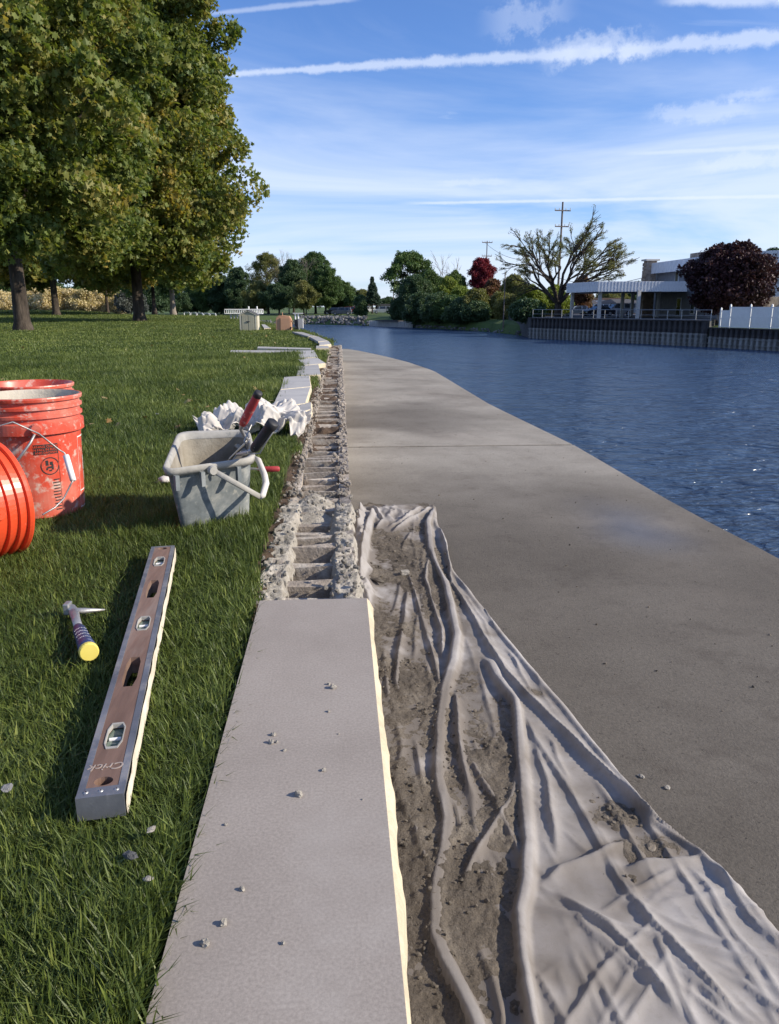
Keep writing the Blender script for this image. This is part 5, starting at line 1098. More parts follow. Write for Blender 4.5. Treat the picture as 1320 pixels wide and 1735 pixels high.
# ================================================================= RED BUCKETS
M['redpl'] = mat('orange_red_plastic', [(.52, .060, .032), (.62, .085, .045)], 3, .38, spec=.5, spots=[((.58, .30, .23), 7, .46, .70, .6), ((.60, .50, .42), 19, .56, .66, .85), ((.55, .47, .39), 60, .60, .68, .7)])
M['redclean'] = mat('clean_orange_plastic', [(.66, .065, .020), (.72, .085, .03)], 3, .33, spec=.5, spots=[((.72, .45, .36), 30, .66, .74, .6)])
M['residue'] = mat('mortar_residue', [(.40, .36, .29), (.55, .50, .42)], 7, .95, .004, 60, spots=[((.14, .12, .10), 8, .58, .72, .9)])
M['ink'] = mat('black_print', [(.02, .02, .02), (.05, .04, .04)], 20, .6, spots=[((.60, .08, .04), 40, .60, .68, .8)])
M['white_pl'] = mat('white_plastic', [(.75, .74, .72), (.82, .81, .79)], 5, .45)
BP = [(.001, 0), (.125, 0), (.131, .006), (.1415, .262), (.1415, .264), (.1530, .266), (.1535, .298), (.1445, .302), (.1445, .312), (.1520, .314), (.1520, .322), (.1455, .325), (.1455, .338), (.1530, .340), (.1530, .348), (.1465, .351), (.1465, .362), (.1545, .364), (.1560, .372), (.1545, .376), (.1490, .376), (.1430, .366), (.1375, .262), (.1305, .120), (.1260, .010), (.001, .008)]
def bucket(label, loc, rotm, m, inner=None, group='orange red buckets'):
    t_ = thing('bucket', label, 'bucket', loc, group); Mr = rotm
    mb = MB(); mb.lathe(BP[:21], loc, 72, Mr); o = obj('shell', mb, m, t_, smooth=False)
    mb = MB(); mb.lathe(BP[20:], loc, 72, Mr); obj('inside', mb, inner or m, t_, smooth=True)
    for s_ in (-1, 1):
        c = Vector(loc) + Mr @ Vector((0, s_ * .153, .285)); mb = MB(); mb.lathe([(.001, .012), (.014, .012), (.018, .004), (.018, -.006)], c, 14, Mr @ Matrix.Rotation(-s_ * PI / 2, 3, 'X')); obj('ear', mb, m, t_)
    return t_
I3 = Matrix.Identity(3)
def bloc(px, Y):
    q = ony(px, 800, Y); return Vector((q.x, Y, 0))
bA = bloc(64, 2.46); bA.z = .015; bB = bloc(66, 2.88); bB.z = .01
RA = Matrix.Rotation(R(25), 3, 'Z'); 
b1_ = bucket('orange red bucket standing in the grass with mortar crusted inside its rim', bA, RA, M['redpl'], M['residue'])
b2_ = bucket('orange red bucket standing behind the mortar crusted one', bB, Matrix.Rotation(R(70), 3, 'Z'), M['redpl'])
def bail(t_, pts, name='handle', r=.0022, m=None): mb = MB(); mb.tube(pts, r, 6); return obj(name, mb, m or M['steel'], t_, smooth=True)
# print on the standing bucket: panels that follow the curve of the wall
def on_wall(loc, ang, z, dr=.0006):
    r = float(np.interp(z, [.006, .262], [.131, .1415])) + dr; return Vector(loc) + Vector((r * math.cos(ang), r * math.sin(ang), z))
def wall_patch(t_, name, loc, a0, a1, z0, z1, m, dr=.0006, n=8):
    mb = MB(); vs = []; 
    for k in range(n + 1):
        a = a0 + (a1 - a0) * k / n; vs += [on_wall(loc, a, z0, dr), on_wall(loc, a, z1, dr), on_wall(loc, a, z0, dr - .0015), on_wall(loc, a, z1, dr - .0015)]
    fs = [];
    for k in range(n): i = 4 * k; fs += [(i, i + 4, i + 5, i + 1), (i + 2, i + 3, i + 7, i + 6), (i, i + 2, i + 6, i + 4), (i + 1, i + 5, i + 7, i + 3)]
    mb.add(vs, fs); return obj(name, mb, m, t_)
def wall_text(t_, name, loc, txt, size, ac, zc, m, dr=.0012):
    cu = bpy.data.curves.new('lettering', 'FONT'); cu.body = txt; cu.size = size; cu.align_x = 'CENTER'; cu.resolution_u = 2; tmp = bpy.data.objects.new('lettering', cu)
    me = bpy.data.meshes.new_from_object(tmp); bpy.data.objects.remove(tmp)
    r = .137
    for v in me.vertices:
        q = on_wall(loc, ac + v.co.x / r, zc + v.co.y, dr); v.co = q - Vector(t_.location)
    me.materials.append(m); return link(name, me, t_)
cam_az = math.atan2(-bA.y, -bA.x)      # wall point facing the camera
la = cam_az + .30
lab = wall_patch(b1_, 'warning_label', bA, la - .34, la + .16, .205, .236, M['ink'])
for k, tx in enumerate(('WARNING CHILDREN', 'CAN FALL IN BUCKET', 'AND DROWN')): wall_text(b1_, 'lettering', bA, tx, .0095, la - .09, .2265 - .0095 * k, M['redclean'], .0018)
def ring_patch(t_, loc, ac, zc, r0, r1, m, n=28, dr=.0008):
    mb = MB(); vs = []
    for k in range(n):
        for r in (r0, r1): vs.append(on_wall(loc, ac + r * math.cos(2 * PI * k / n) / .137, zc + r * math.sin(2 * PI * k / n), dr))
    mb.add(vs, [(2 * k, 2 * k + 1, (2 * k + 3) % (2 * n), (2 * k + 2) % (2 * n)) for k in range(n)]); obj('emblem', mb, m, t_)
ring_patch(b1_, bA, la - .03, .168, .0245, .0275, M['ink'])
for (da, dz, w, h) in ((-.06, .010, .030, .016), (.03, .008, .034, .010), (-.02, -.004, .05, .006), (.05, -.004, .022, .016), (-.07, -.008, .020, .008), (.0, -.014, .03, .005)): wall_patch(b1_, 'emblem', bA, la - .03 + da - w, la - .03 + da + w, .168 + dz - h / 2, .168 + dz + h / 2, M['ink'], n=3)
for k in range(11):
    z = .122 - .0095 * k; wall_patch(b1_, 'print_line', bA, la + .02 - random.uniform(0, .04), la + .15, z, z + .0035, M['ink'], n=3)
wall_patch(b1_, 'print_line', bA, la + .165, la + .172, .02, .236, M['ink'], n=2)
M['wprint'] = mat('white_print', [(.70, .66, .62), (.80, .76, .72)], 10, .6, spots=[((.66, .10, .05), 30, .56, .64, .9)])
wa = la + .78
for (a0, a1, z0, z1) in ((-.0, .008, .07, .245), (0, .42, .240, .2435), (.30, .307, .07, .24), (0, .30, .066, .0695), (-.02, -.012, .015, .06), (-.02, .3, .013, .016)): wall_patch(b1_, 'print_outline', bA, wa + a0, wa + a1, z0, z1, M['wprint'], n=6)
wall_text(b1_, 'print_outline', bA, 'N', .07, wa + .42, .13, M['wprint']); wall_text(b1_, 'print_outline', bA, 'V', .05, wa + .40, .09, M['wprint'])
e1 = on_wall(bA, la - .22, .285, .012)
bail(b1_, [e1, e1 + Vector((-.012, -.03, -.035)), e1 + Vector((-.05, -.07, -.095))], 'handle', .004)
# bucket lying on its side, mouth turned to the right and away
ax = Vector((.64, .77, .02)).normalized(); zq = ax.to_track_quat('Z', 'X').to_matrix()
mouth = onz(8, 800, .165); mY = 2.02; mouth = ony(-4, 803, mY); mouth.z = .165; lc = mouth - ax * .372
b3_ = bucket('clean orange red bucket lying on its side before the two standing ones', lc, zq, M['redclean'])
g0 = ony(112, 772, 2.10); g1 = ony(124, 814, 2.06)
bail(b3_, [mouth + Vector((-.10, .02, .155)), ony(22, 715, 1.95), ony(66, 735, 2.05), ony(100, 762, 2.10), g0 + Vector((-.004, 0, .008)), g0]); 
bail(b3_, [g1, g1 + Vector((-.008, 0, -.012)), ony(108, 845, 2.04), ony(93, 860, 2.02), ony(72, 872, 1.98)])
bail(b3_, [g0, g1], 'grip', .0085, M['white_pl'])
KEEP.append([tuple((bA + Vector((.12 * math.cos(k), .12 * math.sin(k), 0))).xy) for k in np.linspace(0, 2 * PI, 12)]); KEEP.append([tuple((bB + Vector((.12 * math.cos(k), .12 * math.sin(k), 0))).xy) for k in np.linspace(0, 2 * PI, 12)])
sd_ = Vector((-ax.y, ax.x, 0)).normalized(); KEEP.append([tuple((lc + sd_ * .07).xy), tuple((mouth + sd_ * .07).xy), tuple((mouth - sd_ * .07).xy), tuple((lc - sd_ * .07).xy)])

# ================================================================= GREY MORTAR TUB
M['tub'] = mat('galvanised_grey_tub', [(.12, .135, .14), (.17, .19, .195), (.24, .255, .255)], 9, .6, .0006, 60, spots=[((.40, .40, .37), 13, .50, .68, .75), ((.08, .10, .105), 6, .56, .72, .6), ((.46, .44, .38), 30, .60, .68, .7)], fine=.15)
M['tub_in'] = mat('crusted_tub', [(.17, .145, .11), (.27, .245, .20), (.36, .335, .285)], 9, .95, .003, 50, spots=[((.13, .10, .07), 7, .56, .7, .8)])
M['tubrim'] = mat('mortar_rim', [(.27, .26, .235), (.40, .385, .35)], 18, .9, .001, 90, spots=[((.20, .21, .21), 30, .58, .68, .8)])
r_FL, r_FR, r_BL, r_BR = onz(275, 798, .222), onz(431, 776, .222), onz(303, 733, .262), onz(421, 729, .262)
g_FL, g_FR = onz(305, 912, .0), onz(426, 884, .0)
bd = ((r_BL - r_FL) + (r_BR - r_FR)) / 2; bd.z = 0; g_BL, g_BR = g_FL + bd * .86 + Vector((.005, 0, 0)), g_FR + bd * .86
def rrect(c, r, n=5, shrink=0.0):
    """rounded quad through 4 corner points"""
    cen = sum(c, Vector()) / 4; c = [p + (cen - p).normalized() * shrink for p in c]; out_ = []
    for i in range(4):
        p, a, b_ = c[i], c[i - 1], c[(i + 1) % 4]; u = (a - p).normalized() * r; v = (b_ - p).normalized() * r; s0, s1 = p + u, p + v
        for k in range(n + 1):
            t = k / n; out_.append(s0 * (1 - t) ** 2 + p * 2 * t * (1 - t) + s1 * t ** 2)
    return out_
def loft(mb, loops, cap0=False, cap1=False):
    n = len(loops[0]); vs = [p for l in loops for p in l]; fs = []
    for i in range(len(loops) - 1):
        for k in range(n): fs.append((i * n + k, i * n + (k + 1) % n, (i + 1) * n + (k + 1) % n, (i + 1) * n + k))
    if cap0: fs.append(tuple(range(n)))
    if cap1: fs.append(tuple((len(loops) - 1) * n + k for k in range(n)))
    mb.add(vs, fs); return mb
RQ = [r_FL, r_FR, r_BR, r_BL]; GQ = [g_FL, g_FR, g_BR, g_BL]; cenR = sum(RQ, Vector()) / 4
def lerpq(t, off=0): return [g.lerp(r, t) + ((g.lerp(r, t) - (sum(GQ, Vector()) / 4).lerp(cenR, t)).normalized() * off) for g, r in zip(GQ, RQ)]
tub = thing('mortar_tub', 'grey tapered mortar tub with bail handle folded down at its right side', 'tub', (sum(GQ, Vector()) / 4))
mb = MB(); loft(mb, [rrect(lerpq(t, -.010), .045 - .008 * (1 - t)) for t in (0, .06, .5, .93)], cap0=True); obj('shell', mb, M['tub'], tub, smooth=True)
mb = MB(); loft(mb, [rrect(lerpq(t, -.017), .042) for t in (.93, .5, .08)], cap1=True); obj('inside', mb, M['tub_in'], tub, smooth=True)
mb = MB(); loft(mb, [rrect(lerpq(.91, -.010), .045), rrect(lerpq(.905, .006), .05), rrect(lerpq(1.0, .008), .05), rrect(lerpq(1.015, .0), .047), rrect(lerpq(1.0, -.014), .043), rrect(lerpq(.93, -.018), .042)]); obj('rim', mb, M['tubrim'], tub, smooth=True)
fe = (r_FR - r_FL).normalized(); fn = Vector((fe.y, -fe.x, 0)).normalized()
for f_ in (.13, .40, .80):
    p = r_FL.lerp(r_FR, f_) + fn * .004; p.z -= .038; mb = MB(); mb.box(p, (.012, .014, .042), math.atan2(fe.y, fe.x)); obj('rib', mb, M['tub'], tub)
# bail: flat bar from the front pivot round the right side to the rear pivot
pv = r_FL.lerp(r_FR, .50) + fn * .014; pv.z -= .016; kn = ony(441, 842, r_FR.y - .03); k2 = ony(446, 805, r_FR.y + .07); k3 = ony(438, 780, r_FR.y + .16); pv2 = r_BL.lerp(r_BR, .5) - fn * .012; pv2.z -= .016
mb = MB(); mb.tube([pv, pv.lerp(kn, .5), kn], .0080, 8, flat=.35, side=fn); obj('handle', mb, M['tubrim'], tub, smooth=True)
mb = MB(); mb.tube([kn, kn + Vector((.006, .012, .002)), kn.lerp(k2, .6) + Vector((.012, 0, 0)), k2 + Vector((.004, 0, 0)), k3, k3 + Vector((-.02, .05, .0))], [.008, .0095, .010, .010, .0095, .007], 10); obj('grip', mb, M['bag'], tub, smooth=True)
mb = MB(); mb.tube([k3 + Vector((-.02, .05, 0)), pv2.lerp(k3, .4) + Vector((0, .06, 0)), pv2], .009, 8, flat=.4, side=fn); obj('handle', mb, M['tubrim'], tub, smooth=True)
mb = MB(); mb.lathe([(.001, .006), (.012, .006), (.014, 0), (.014, -.01)], pv, 14, fn.to_track_quat('Z', 'X').to_matrix()); obj('pivot', mb, M['tubrim'], tub)
KEEP.append([tuple(p.xy) for p in [g.lerp(sum(GQ, Vector()) / 4, .12) for g in GQ]])
# tools standing in the tub
M['redgrip'] = mat('red_grip', [(.30, .03, .035), (.42, .05, .05)], 12, .55, spots=[((.55, .40, .34), 50, .56, .66, .7)]); M['blackgrip'] = mat('black_grip', [(.012, .012, .014), (.035, .035, .038)], 20, .55, spots=[((.5, .47, .42), 60, .66, .72, .7)])
def blade(mb, a, b_, w0, w1, side, th=.0018):
    d = (b_ - a).normalized(); nn = d.cross(side).normalized(); vs = []
    for s_ in (-1, 1):
        for p, w in ((a, w0), (a.lerp(b_, .35), w1), (b_, w1 * .12)): vs += [p - side * w + nn * s_ * th / 2, p + side * w + nn * s_ * th / 2]
    mb.add(vs, [(0, 1, 3, 2), (2, 3, 5, 4), (6, 8, 9, 7), (8, 10, 11, 9), (0, 2, 8, 6), (2, 4, 10, 8), (1, 7, 9, 3), (3, 9, 11, 5), (0, 6, 7, 1), (4, 5, 11, 10)])
tr = thing('trowel', 'red handled trowel leaning in the grey tub, handle up', 'trowel', ony(408, 722, 2.32)); a, b_ = ony(411, 719, 2.30), ony(437, 668, 2.24)
mb = MB(); mb.tube([a, a.lerp(b_, .12), a.lerp(b_, .5), a.lerp(b_, .9), a.lerp(b_, .97)], [.011, .0125, .0135, .0125, .012], 14); obj('handle', mb, M['redgrip'], tr, smooth=True)
mb = MB(); mb.tube([a.lerp(b_, .93), a.lerp(b_, 1.05), a.lerp(b_, 1.07)], [.0128, .0122, .008], 14); obj('butt_cap', mb, M['blackgrip'], tr, smooth=True)
tn = ony(420, 745, 2.34); bt = ony(372, 800, 2.40)
mb = MB(); mb.tube([a.lerp(b_, .03), a, ony(408, 727, 2.31), ony(414, 738, 2.33), tn], [.010, .010, .006, .005, .004], 8); obj('tang', mb, M['steel'], tr, smooth=True)
mb = MB(); blade(mb, tn, bt, .012, .045, Vector((.5, .75, .35)).normalized()); obj('blade', mb, M['steel'], tr)
tr = thing('margin_trowel', 'black handled trowel leaning out of the right side of the grey tub', 'trowel', ony(430, 762, 2.20)); a, b_ = ony(429, 763, 2.16), ony(463, 716, 2.12)
mb = MB(); mb.tube([a, a.lerp(b_, .1), a.lerp(b_, .5), a.lerp(b_, .78), a.lerp(b_, .84), a.lerp(b_, 1.0), a.lerp(b_, 1.03)], [.010, .0145, .0155, .015, .0175, .018, .014], 14); obj('handle', mb, M['blackgrip'], tr, smooth=True)
mb = MB(); mb.tube([a + Vector((.0, -.01, .075)), a + Vector((-.022, -.015, .03)), a + Vector((-.012, -.018, -.008)), a + Vector((.02, -.016, -.006)), a.lerp(b_, .45) + Vector((.016, -.012, -.004)), a.lerp(b_, .9) + Vector((.018, -.006, 0))], .0022, 6); obj('loop_wire', mb, M['steel'], tr, smooth=True)
mb = MB(); mb.tube([a, ony(418, 767, 2.20), ony(402, 770, 2.24)], [.008, .007, .005], 8); obj('tang', mb, M['steel'], tr, smooth=True)
mb = MB(); blade(mb, ony(404, 768, 2.24), ony(382, 812, 2.30), .010, .036, Vector((.7, .5, .5)).normalized()); obj('blade', mb, M['steel'], tr)
# curled rag strip and red handle behind the tub
rh = thing('joint_tool', 'red handled tool lying in the grass right of the grey tub', 'hand tool', onz(458, 800, .03)); a, b_ = ony(446, 795, 2.42), ony(474, 794.5, 2.42)
mb = MB(); mb.tube([a + Vector((-.02, .01, 0)), a, a.lerp(b_, .5), a.lerp(b_, .92), b_], [.006, .0085, .0095, .009, .005], 12); obj('handle', mb, M['redgrip'], rh, smooth=True)
mb = MB(); mb.tube([a, a + Vector((-.14, .03, .002))], .004, 6); obj('shank', mb, M['steel'], rh)

# ================================================================= CANVAS BUNDLE
def crumple(lobes, res=.006, seed=0, z0=.015):
    """crumpled cloth: creased upper surface over several lobes, hanging to the grass"""
    x0 = min(l[0] - l[3] for l in lobes) - .03; x1 = max(l[0] + l[3] for l in lobes) + .03; y0 = min(l[1] - l[4] for l in lobes) - .03; y1 = max(l[1] + l[4] for l in lobes) + .03
    Yg, Xg = np.meshgrid(np.arange(y0, y1, res), np.arange(x0, x1, res), indexing='ij'); Z = np.full_like(Xg, -1.0)
    wx_ = Xg + .02 * fbm(Xg * 8, Yg * 8, 0, seed, 3); wy_ = Yg + .02 * fbm(Xg * 8, Yg * 8, 3, seed + 3, 3)
    for (cx0, cy0, h, rx_, ry_, an) in lobes:
        dx, dy = wx_ - cx0, wy_ - cy0; u = (dx * math.cos(an) + dy * math.sin(an)) / rx_; v = (-dx * math.sin(an) + dy * math.cos(an)) / ry_
        q = np.abs(u) ** 2.2 + np.abs(v) ** 2.2; Z = np.maximum(Z, np.where(q < 1, h * np.clip(1 - q, 0, 1) ** .6, -1))
    rg = np.random.default_rng(seed); npt = int((x1 - x0) * (y1 - y0) / .0075); cxp = rg.uniform(x0, x1, npt); cyp = rg.uniform(y0, y1, npt); sx_, sy_ = rg.normal(0, .45, npt), rg.normal(0, .45, npt); hh_ = rg.normal(0, .007, npt)
    D = np.hypot(wx_[..., None] - cxp, (wy_[..., None] - cyp) * .8); i1 = D.argmin(-1); Ds = np.sort(D, -1); edge_ = Ds[..., 1] - Ds[..., 0]
    wts = np.exp(-(D - Ds[..., :1]) / .011); wts /= wts.sum(-1, keepdims=True)
    fac = (wts * (hh_ + sx_ * (wx_[..., None] - cxp) + sy_ * (wy_[..., None] - cyp))).sum(-1)
    return Xg, Yg, z0 + Z + np.where(Z > 0, (fac + .010 * np.exp(-edge_ / .004) + .003 * fbm(Xg * 30, Yg * 30, 0, seed, 2)) * np.clip(Z / .05, .2, 1), 0), Z > .0
def lobe(px, py, z, h, rx, ry, an): q = onz(px, py, z); return (q.x, q.y, h, rx, ry, an)
bundle = thing('canvas_bundle', 'crumpled clean white canvas sheet bundled on the grass behind the grey tub', 'canvas sheet', onz(440, 745, 0))
lob = [lobe(445, 722, .05, .085, .26, .115, .1), lobe(497, 724, .06, .105, .125, .11, .15), lobe(468, 706, .08, .165, .085, .07, .5), lobe(432, 716, .06, .125, .12, .10, .2), lobe(398, 722, .06, .105, .10, .09, -.3), lobe(518, 722, .05, .065, .07, .07, 0), lobe(455, 690, .10, .15, .06, .05, .2), lobe(362, 716, .05, .115, .055, .085, -.5)]
def sim_sheet(n, size, squeeze, supports, frames, seed):
    """let a squeezed canvas square fall over a few humps so that it buckles into real folds; only the settled mesh is kept"""
    rg = np.random.default_rng(seed); u = np.linspace(-.5, .5, n); U, V = np.meshgrid(u, u, indexing='ij'); me = bpy.data.meshes.new('folds'); rest = np.stack([U.ravel() * size[0], V.ravel() * size[1], np.zeros(n * n)], 1)
    ix = np.arange(n * n).reshape(n, n); q = np.stack([ix[:-1, :-1].ravel(), ix[1:, :-1].ravel(), ix[1:, 1:].ravel(), ix[:-1, 1:].ravel()], 1); me.from_pydata(rest.tolist(), [], q.tolist()); ob = bpy.data.objects.new('falling_sheet', me); C.objects.link(ob)
    st = rest.copy(); st[:, 0] *= squeeze[0]; st[:, 1] *= squeeze[1]; st[:, 2] = .16 + .035 * np.sin(U.ravel() * 23 + 2 * np.sin(V.ravel() * 7)) + .03 * np.sin(V.ravel() * 19 + 3 * U.ravel()) + .015 * rg.normal(size=n * n)
    ob.shape_key_add(name='Basis'); k = ob.shape_key_add(name='start'); k.data.foreach_set('co', st.ravel()); k.value = 1
    md = ob.modifiers.new('cloth', 'CLOTH'); cs = md.settings; cs.quality = 5; cs.mass = .4; cs.tension_stiffness = 25; cs.compression_stiffness = 25; cs.shear_stiffness = 12; cs.bending_stiffness = 5; cs.air_damping = 2; cs.rest_shape_key = ob.data.shape_keys.key_blocks['Basis']
    cc = md.collision_settings; cc.use_collision = True; cc.distance_min = .004; cc.use_self_collision = True; cc.self_distance_min = .004; cc.collision_quality = 3; md.point_cache.frame_start = 1; md.point_cache.frame_end = frames + 1
    tmp = []; mb = MB(); mb.add([(-2, -2, 0), (2, -2, 0), (2, 2, 0), (-2, 2, 0)], [(0, 1, 2, 3)]); tmp.append(bpy.data.objects.new('floor', mb.mesh('floor', M['bag'])))
    for (x, y, z, rx, ry, rz) in supports: mb = MB(); mb.lathe([(max(.001, math.sin(PI * i / 10)) , -math.cos(PI * i / 10)) for i in range(11)], n=20); me2 = mb.mesh('hump', M['bag']); me2.transform(Matrix.Translation((x, y, z)) @ Matrix.Diagonal((rx, ry, rz, 1))); tmp.append(bpy.data.objects.new('hump', me2))
    for o in tmp: C.objects.link(o); o.modifiers.new('collision', 'COLLISION'); o.collision.cloth_friction = 30; o.collision.thickness_outer = .004
    others = [(o, o.hide_viewport) for o in SC.objects if o not in tmp and o is not ob]
    for o, _ in others: o.hide_viewport = True
    try:
        for f in range(1, frames + 1): SC.frame_set(f)
        ev = ob.evaluated_get(bpy.context.evaluated_depsgraph_get()); m2 = ev.to_mesh(); co = np.empty(len(m2.vertices) * 3); m2.vertices.foreach_get('co', co)
    finally:
        for o, h_ in others: o.hide_viewport = h_
        for o in tmp + [ob]: bpy.data.objects.remove(o)
        SC.frame_set(1)
    return co.reshape(-1, 3), q
try:
    co, q = sim_sheet(52, (1.02, .64), (.58, .54), [(-.18, -.01, .0, .05, .06, .085), (-.04, .03, .0, .08, .07, .07), (.11, .0, .0, .12, .10, .11)], 36, 1)
    if not np.isfinite(co).all() or co[:, 2].max() > .6 or np.abs(co).max() > 1: raise ValueError('unsettled')
    q0 = onz(438, 728, .03); an = -.06; me = bpy.data.meshes.new('folds'); xy = co[:, :2] @ np.array([[math.cos(an), math.sin(an)], [-math.sin(an), math.cos(an)]])
    me.from_pydata(np.column_stack([xy[:, 0] + q0.x - bundle.location.x, xy[:, 1] + q0.y - bundle.location.y, co[:, 2] * 1.05 + .012]).tolist(), [], q.tolist()); me.polygons.foreach_set('use_smooth', [True] * len(me.polygons)); me.materials.append(M['bag'])
    o = link('folds', me, bundle)
    ss = o.modifiers.new('smooth', 'SUBSURF'); ss.levels = 1; ss.render_levels = 2
except Exception as ex_:
    X_, Y_, Z_, mk_ = crumple(lob, .0035, 31); o = grid_obj('folds', X_, Y_, Z_, M['bag'], bundle, mask=mk_)
sm = o.modifiers.new('thickness', 'SOLIDIFY'); sm.thickness = .002; sm.offset = -1
for l_ in lob: KEEP.append([(l_[0] + math.cos(t__) * l_[3] * .9, l_[1] + math.sin(t__) * l_[4] * .9) for t__ in np.linspace(0, 2 * PI, 10)])
q = onz(278, 818, .02); mb = MB(); v, f, _ = ico_clod(9, .5, 2, .6); mb.add([Vector((q.x, q.y, .03)) + Vector(a_) * .025 for a_ in v], f); tag(obj('rag', mb, M['bag'], None, smooth=True, loc=(q.x, q.y, 0)), 'small white rag end poking out of the grass left of the grey tub', 'rag')

# ================================================================= SPIRIT LEVEL
M['lwood'] = mat('reddish_level_wood', [(.125, .075, .055), (.19, .12, .09), (.25, .175, .14)], 7, .6, .0008, 60, stretch=(1, .12, 1), fine=.2, fscale=60, spots=[((.38, .34, .30), 9, .50, .70, .6), ((.28, .10, .045), 4, .68, .76, .8)])
M['lrail'] = mat('level_metal_binding', [(.15, .16, .18), (.26, .27, .30)], 14, .45, .0006, 80, metal=.5, spots=[((.42, .40, .38), 17, .52, .66, .7)])
M['lmort'] = mat('mortar_smeared_edge', [(.52, .45, .34), (.72, .66, .54)], 20, .9, .002, 60, spots=[((.22, .17, .12), 14, .62, .7, .8)])
M['vial'] = mat('vial_glass', [(.10, .14, .11), (.20, .25, .21)], 14, .08, spec=.8)
zl = .056; A0, A1, A2, A3 = onz(126, 1357, zl), onz(211, 1340, zl), onz(296, 923, zl), onz(256, 929, zl)
na = (A0 + A1) / 2; fa_ = (A2 + A3) / 2; ld = (fa_ - na); LL = ld.length; ld.normalize(); lw_ = .5 * ((A1 - A0).length + (A2 - A3).length) * .97; ls_ = Vector((ld.y, -ld.x, 0)); TH = .032
lv = thing('spirit_level', 'long brown wooden spirit level with metal bound edges lying flat in the grass', 'spirit level', (na.x, na.y, zl - TH))
def LT(v): p = na + ld * v.y + ls_ * v.x; return Vector((p.x, p.y, v.z))
def oct_hole(cy, hx, hy, c=.35, cx0=0, skew=0):
    return [(cx0 + x * hx + skew * y * hx, cy + y * hy) for x, y in ((-1, -1 + c * 1.2), (-1, 1 - c * 1.4), (-1 + c * 1.1, 1), (1 - c, 1), (1, 1 - c), (1, -1 + c * 1.4), (1 - c * 1.1, -1), (-1 + c, -1))]
def circ(cy, r, n=16, cx0=0): return [(cx0 + r * math.cos(2 * PI * k / n), cy + r * .8 * math.sin(2 * PI * k / n)) for k in range(n)]
def ypix(px, py): q = onz(px, py, zl); return (q - na).dot(ld)
hw = lw_ / 2; vys = [ypix(192, 1246), ypix(240, 1056), ypix(272, 951)]; hys = [ypix(217, 1137), ypix(256, 997)]; cys_ = [ypix(173, 1323), ypix(283, 928.5)]
holes = [oct_hole(v, hw * .42, h) for v, h in zip(vys, (.034, .032, .034))] + [oct_hole(v, hw * .40, .055) for v in hys] + [circ(cys_[0], .012), circ(cys_[1], .011)]
rl = .009
mb = MB(); mb.prism([(-hw + rl, .004), (hw - rl, .004), (hw - rl, LL - .004), (-hw + rl, LL - .004)], zl - TH + .001, zl - .0006, holes, T=LT); obj('body', mb, M['lwood'], lv)
for s_ in (-1, 1):
    mb = MB(); x0, x1 = sorted((s_ * (hw - rl), s_ * hw)); mb.prism([(x0, 0), (x1, 0), (x1, LL), (x0, LL)], zl - TH, zl, T=LT); obj('edge_rail', mb, M['lrail'], lv)
mb = MB(); ys_l = np.linspace(.002, LL - .002, 90); zs_l = np.linspace(zl - TH, zl - .003, 6); Yl, Zl = np.meshgrid(ys_l, zs_l, indexing='ij'); bl = .0015 + .0022 * np.clip(fbm(Yl * 22, Zl * 60, 0, 3, 3) + .4, 0, 1)
Xl = hw + bl; P_ = [LT(Vector((a_, b__, c_))) for a_, b__, c_ in zip(Xl.ravel(), Yl.ravel(), Zl.ravel())]; XX = np.array([p.x for p in P_]).reshape(Xl.shape); YY = np.array([p.y for p in P_]).reshape(Xl.shape)
grid_obj('mortar_smear', XX, YY, Zl, M['lmort'], lv)
for y0, y1 in ((-.0018, .0036), (LL - .0036, LL + .0018)): mb = MB(); mb.prism([(-hw, y0), (hw, y0), (hw, y1), (-hw, y1)], zl - TH, zl + .0008, T=LT); obj('end_plate', mb, M['lrail'], lv)
mb = MB(); mb.prism([(-hw + rl, .004), (hw - rl, .004), (hw - rl, .019), (-hw + rl, .019)], zl - .0004, zl + .0004, T=LT); ep = obj('end_plate', mb, M['lrail'], lv)
for x in (-hw * .62, 0, hw * .66):
    c = LT(Vector((x, .010, zl))); mb = MB(); mb.lathe([(.001, .0018), (.0024, .0014), (.0032, .0004), (.0032, -.001)], c, 12); obj('rivet', mb, M['steel'], ep)
for i, v in enumerate(vys):
    mb = MB(); mb.prism(oct_hole(v, hw * .40, .032), zl - .011, zl - .0085, T=LT); obj('lens', mb, M['vial'], lv)
    mb = MB(); h1 = oct_hole(v, hw * .425, .0345); h0 = oct_hole(v, hw * .38, .0305); mb.prism(h1, zl - .006, zl + .0008, [h0], T=LT); obj('lens_frame', mb, M['tubrim'], lv)
    mb = MB(); a, b_ = LT(Vector((-hw * .28, v, zl - .0065))), LT(Vector((hw * .28, v, zl - .0065))); mb.tube([a, b_], .0028, 8); obj('vial', mb, M['white_pl'], lv)
M['groove'] = mat('embossed_letter', [(.26, .20, .165), (.36, .30, .26)], 12, .6)
cu = bpy.data.curves.new('lettering', 'FONT'); cu.body = 'Crick'; cu.size = .021; cu.extrude = .0004; cu.shear = .3; cu.align_x = 'CENTER'; tmp = bpy.data.objects.new('lettering', cu); me = bpy.data.meshes.new_from_object(tmp); bpy.data.objects.remove(tmp)
yt = ypix(170, 1298)
for v in me.vertices: v.co = LT(Vector((-v.co.x, yt - v.co.y + .004, zl + v.co.z))) - Vector(lv.location)
me.materials.append(M['groove']); link('lettering', me, lv)
KEEP.append([tuple(LT(Vector((x, y, 0))).xy) for x, y in ((-hw - .004, -.012), (hw + .006, -.012), (hw + .006, LL + .005), (-hw - .004, LL + .005))])

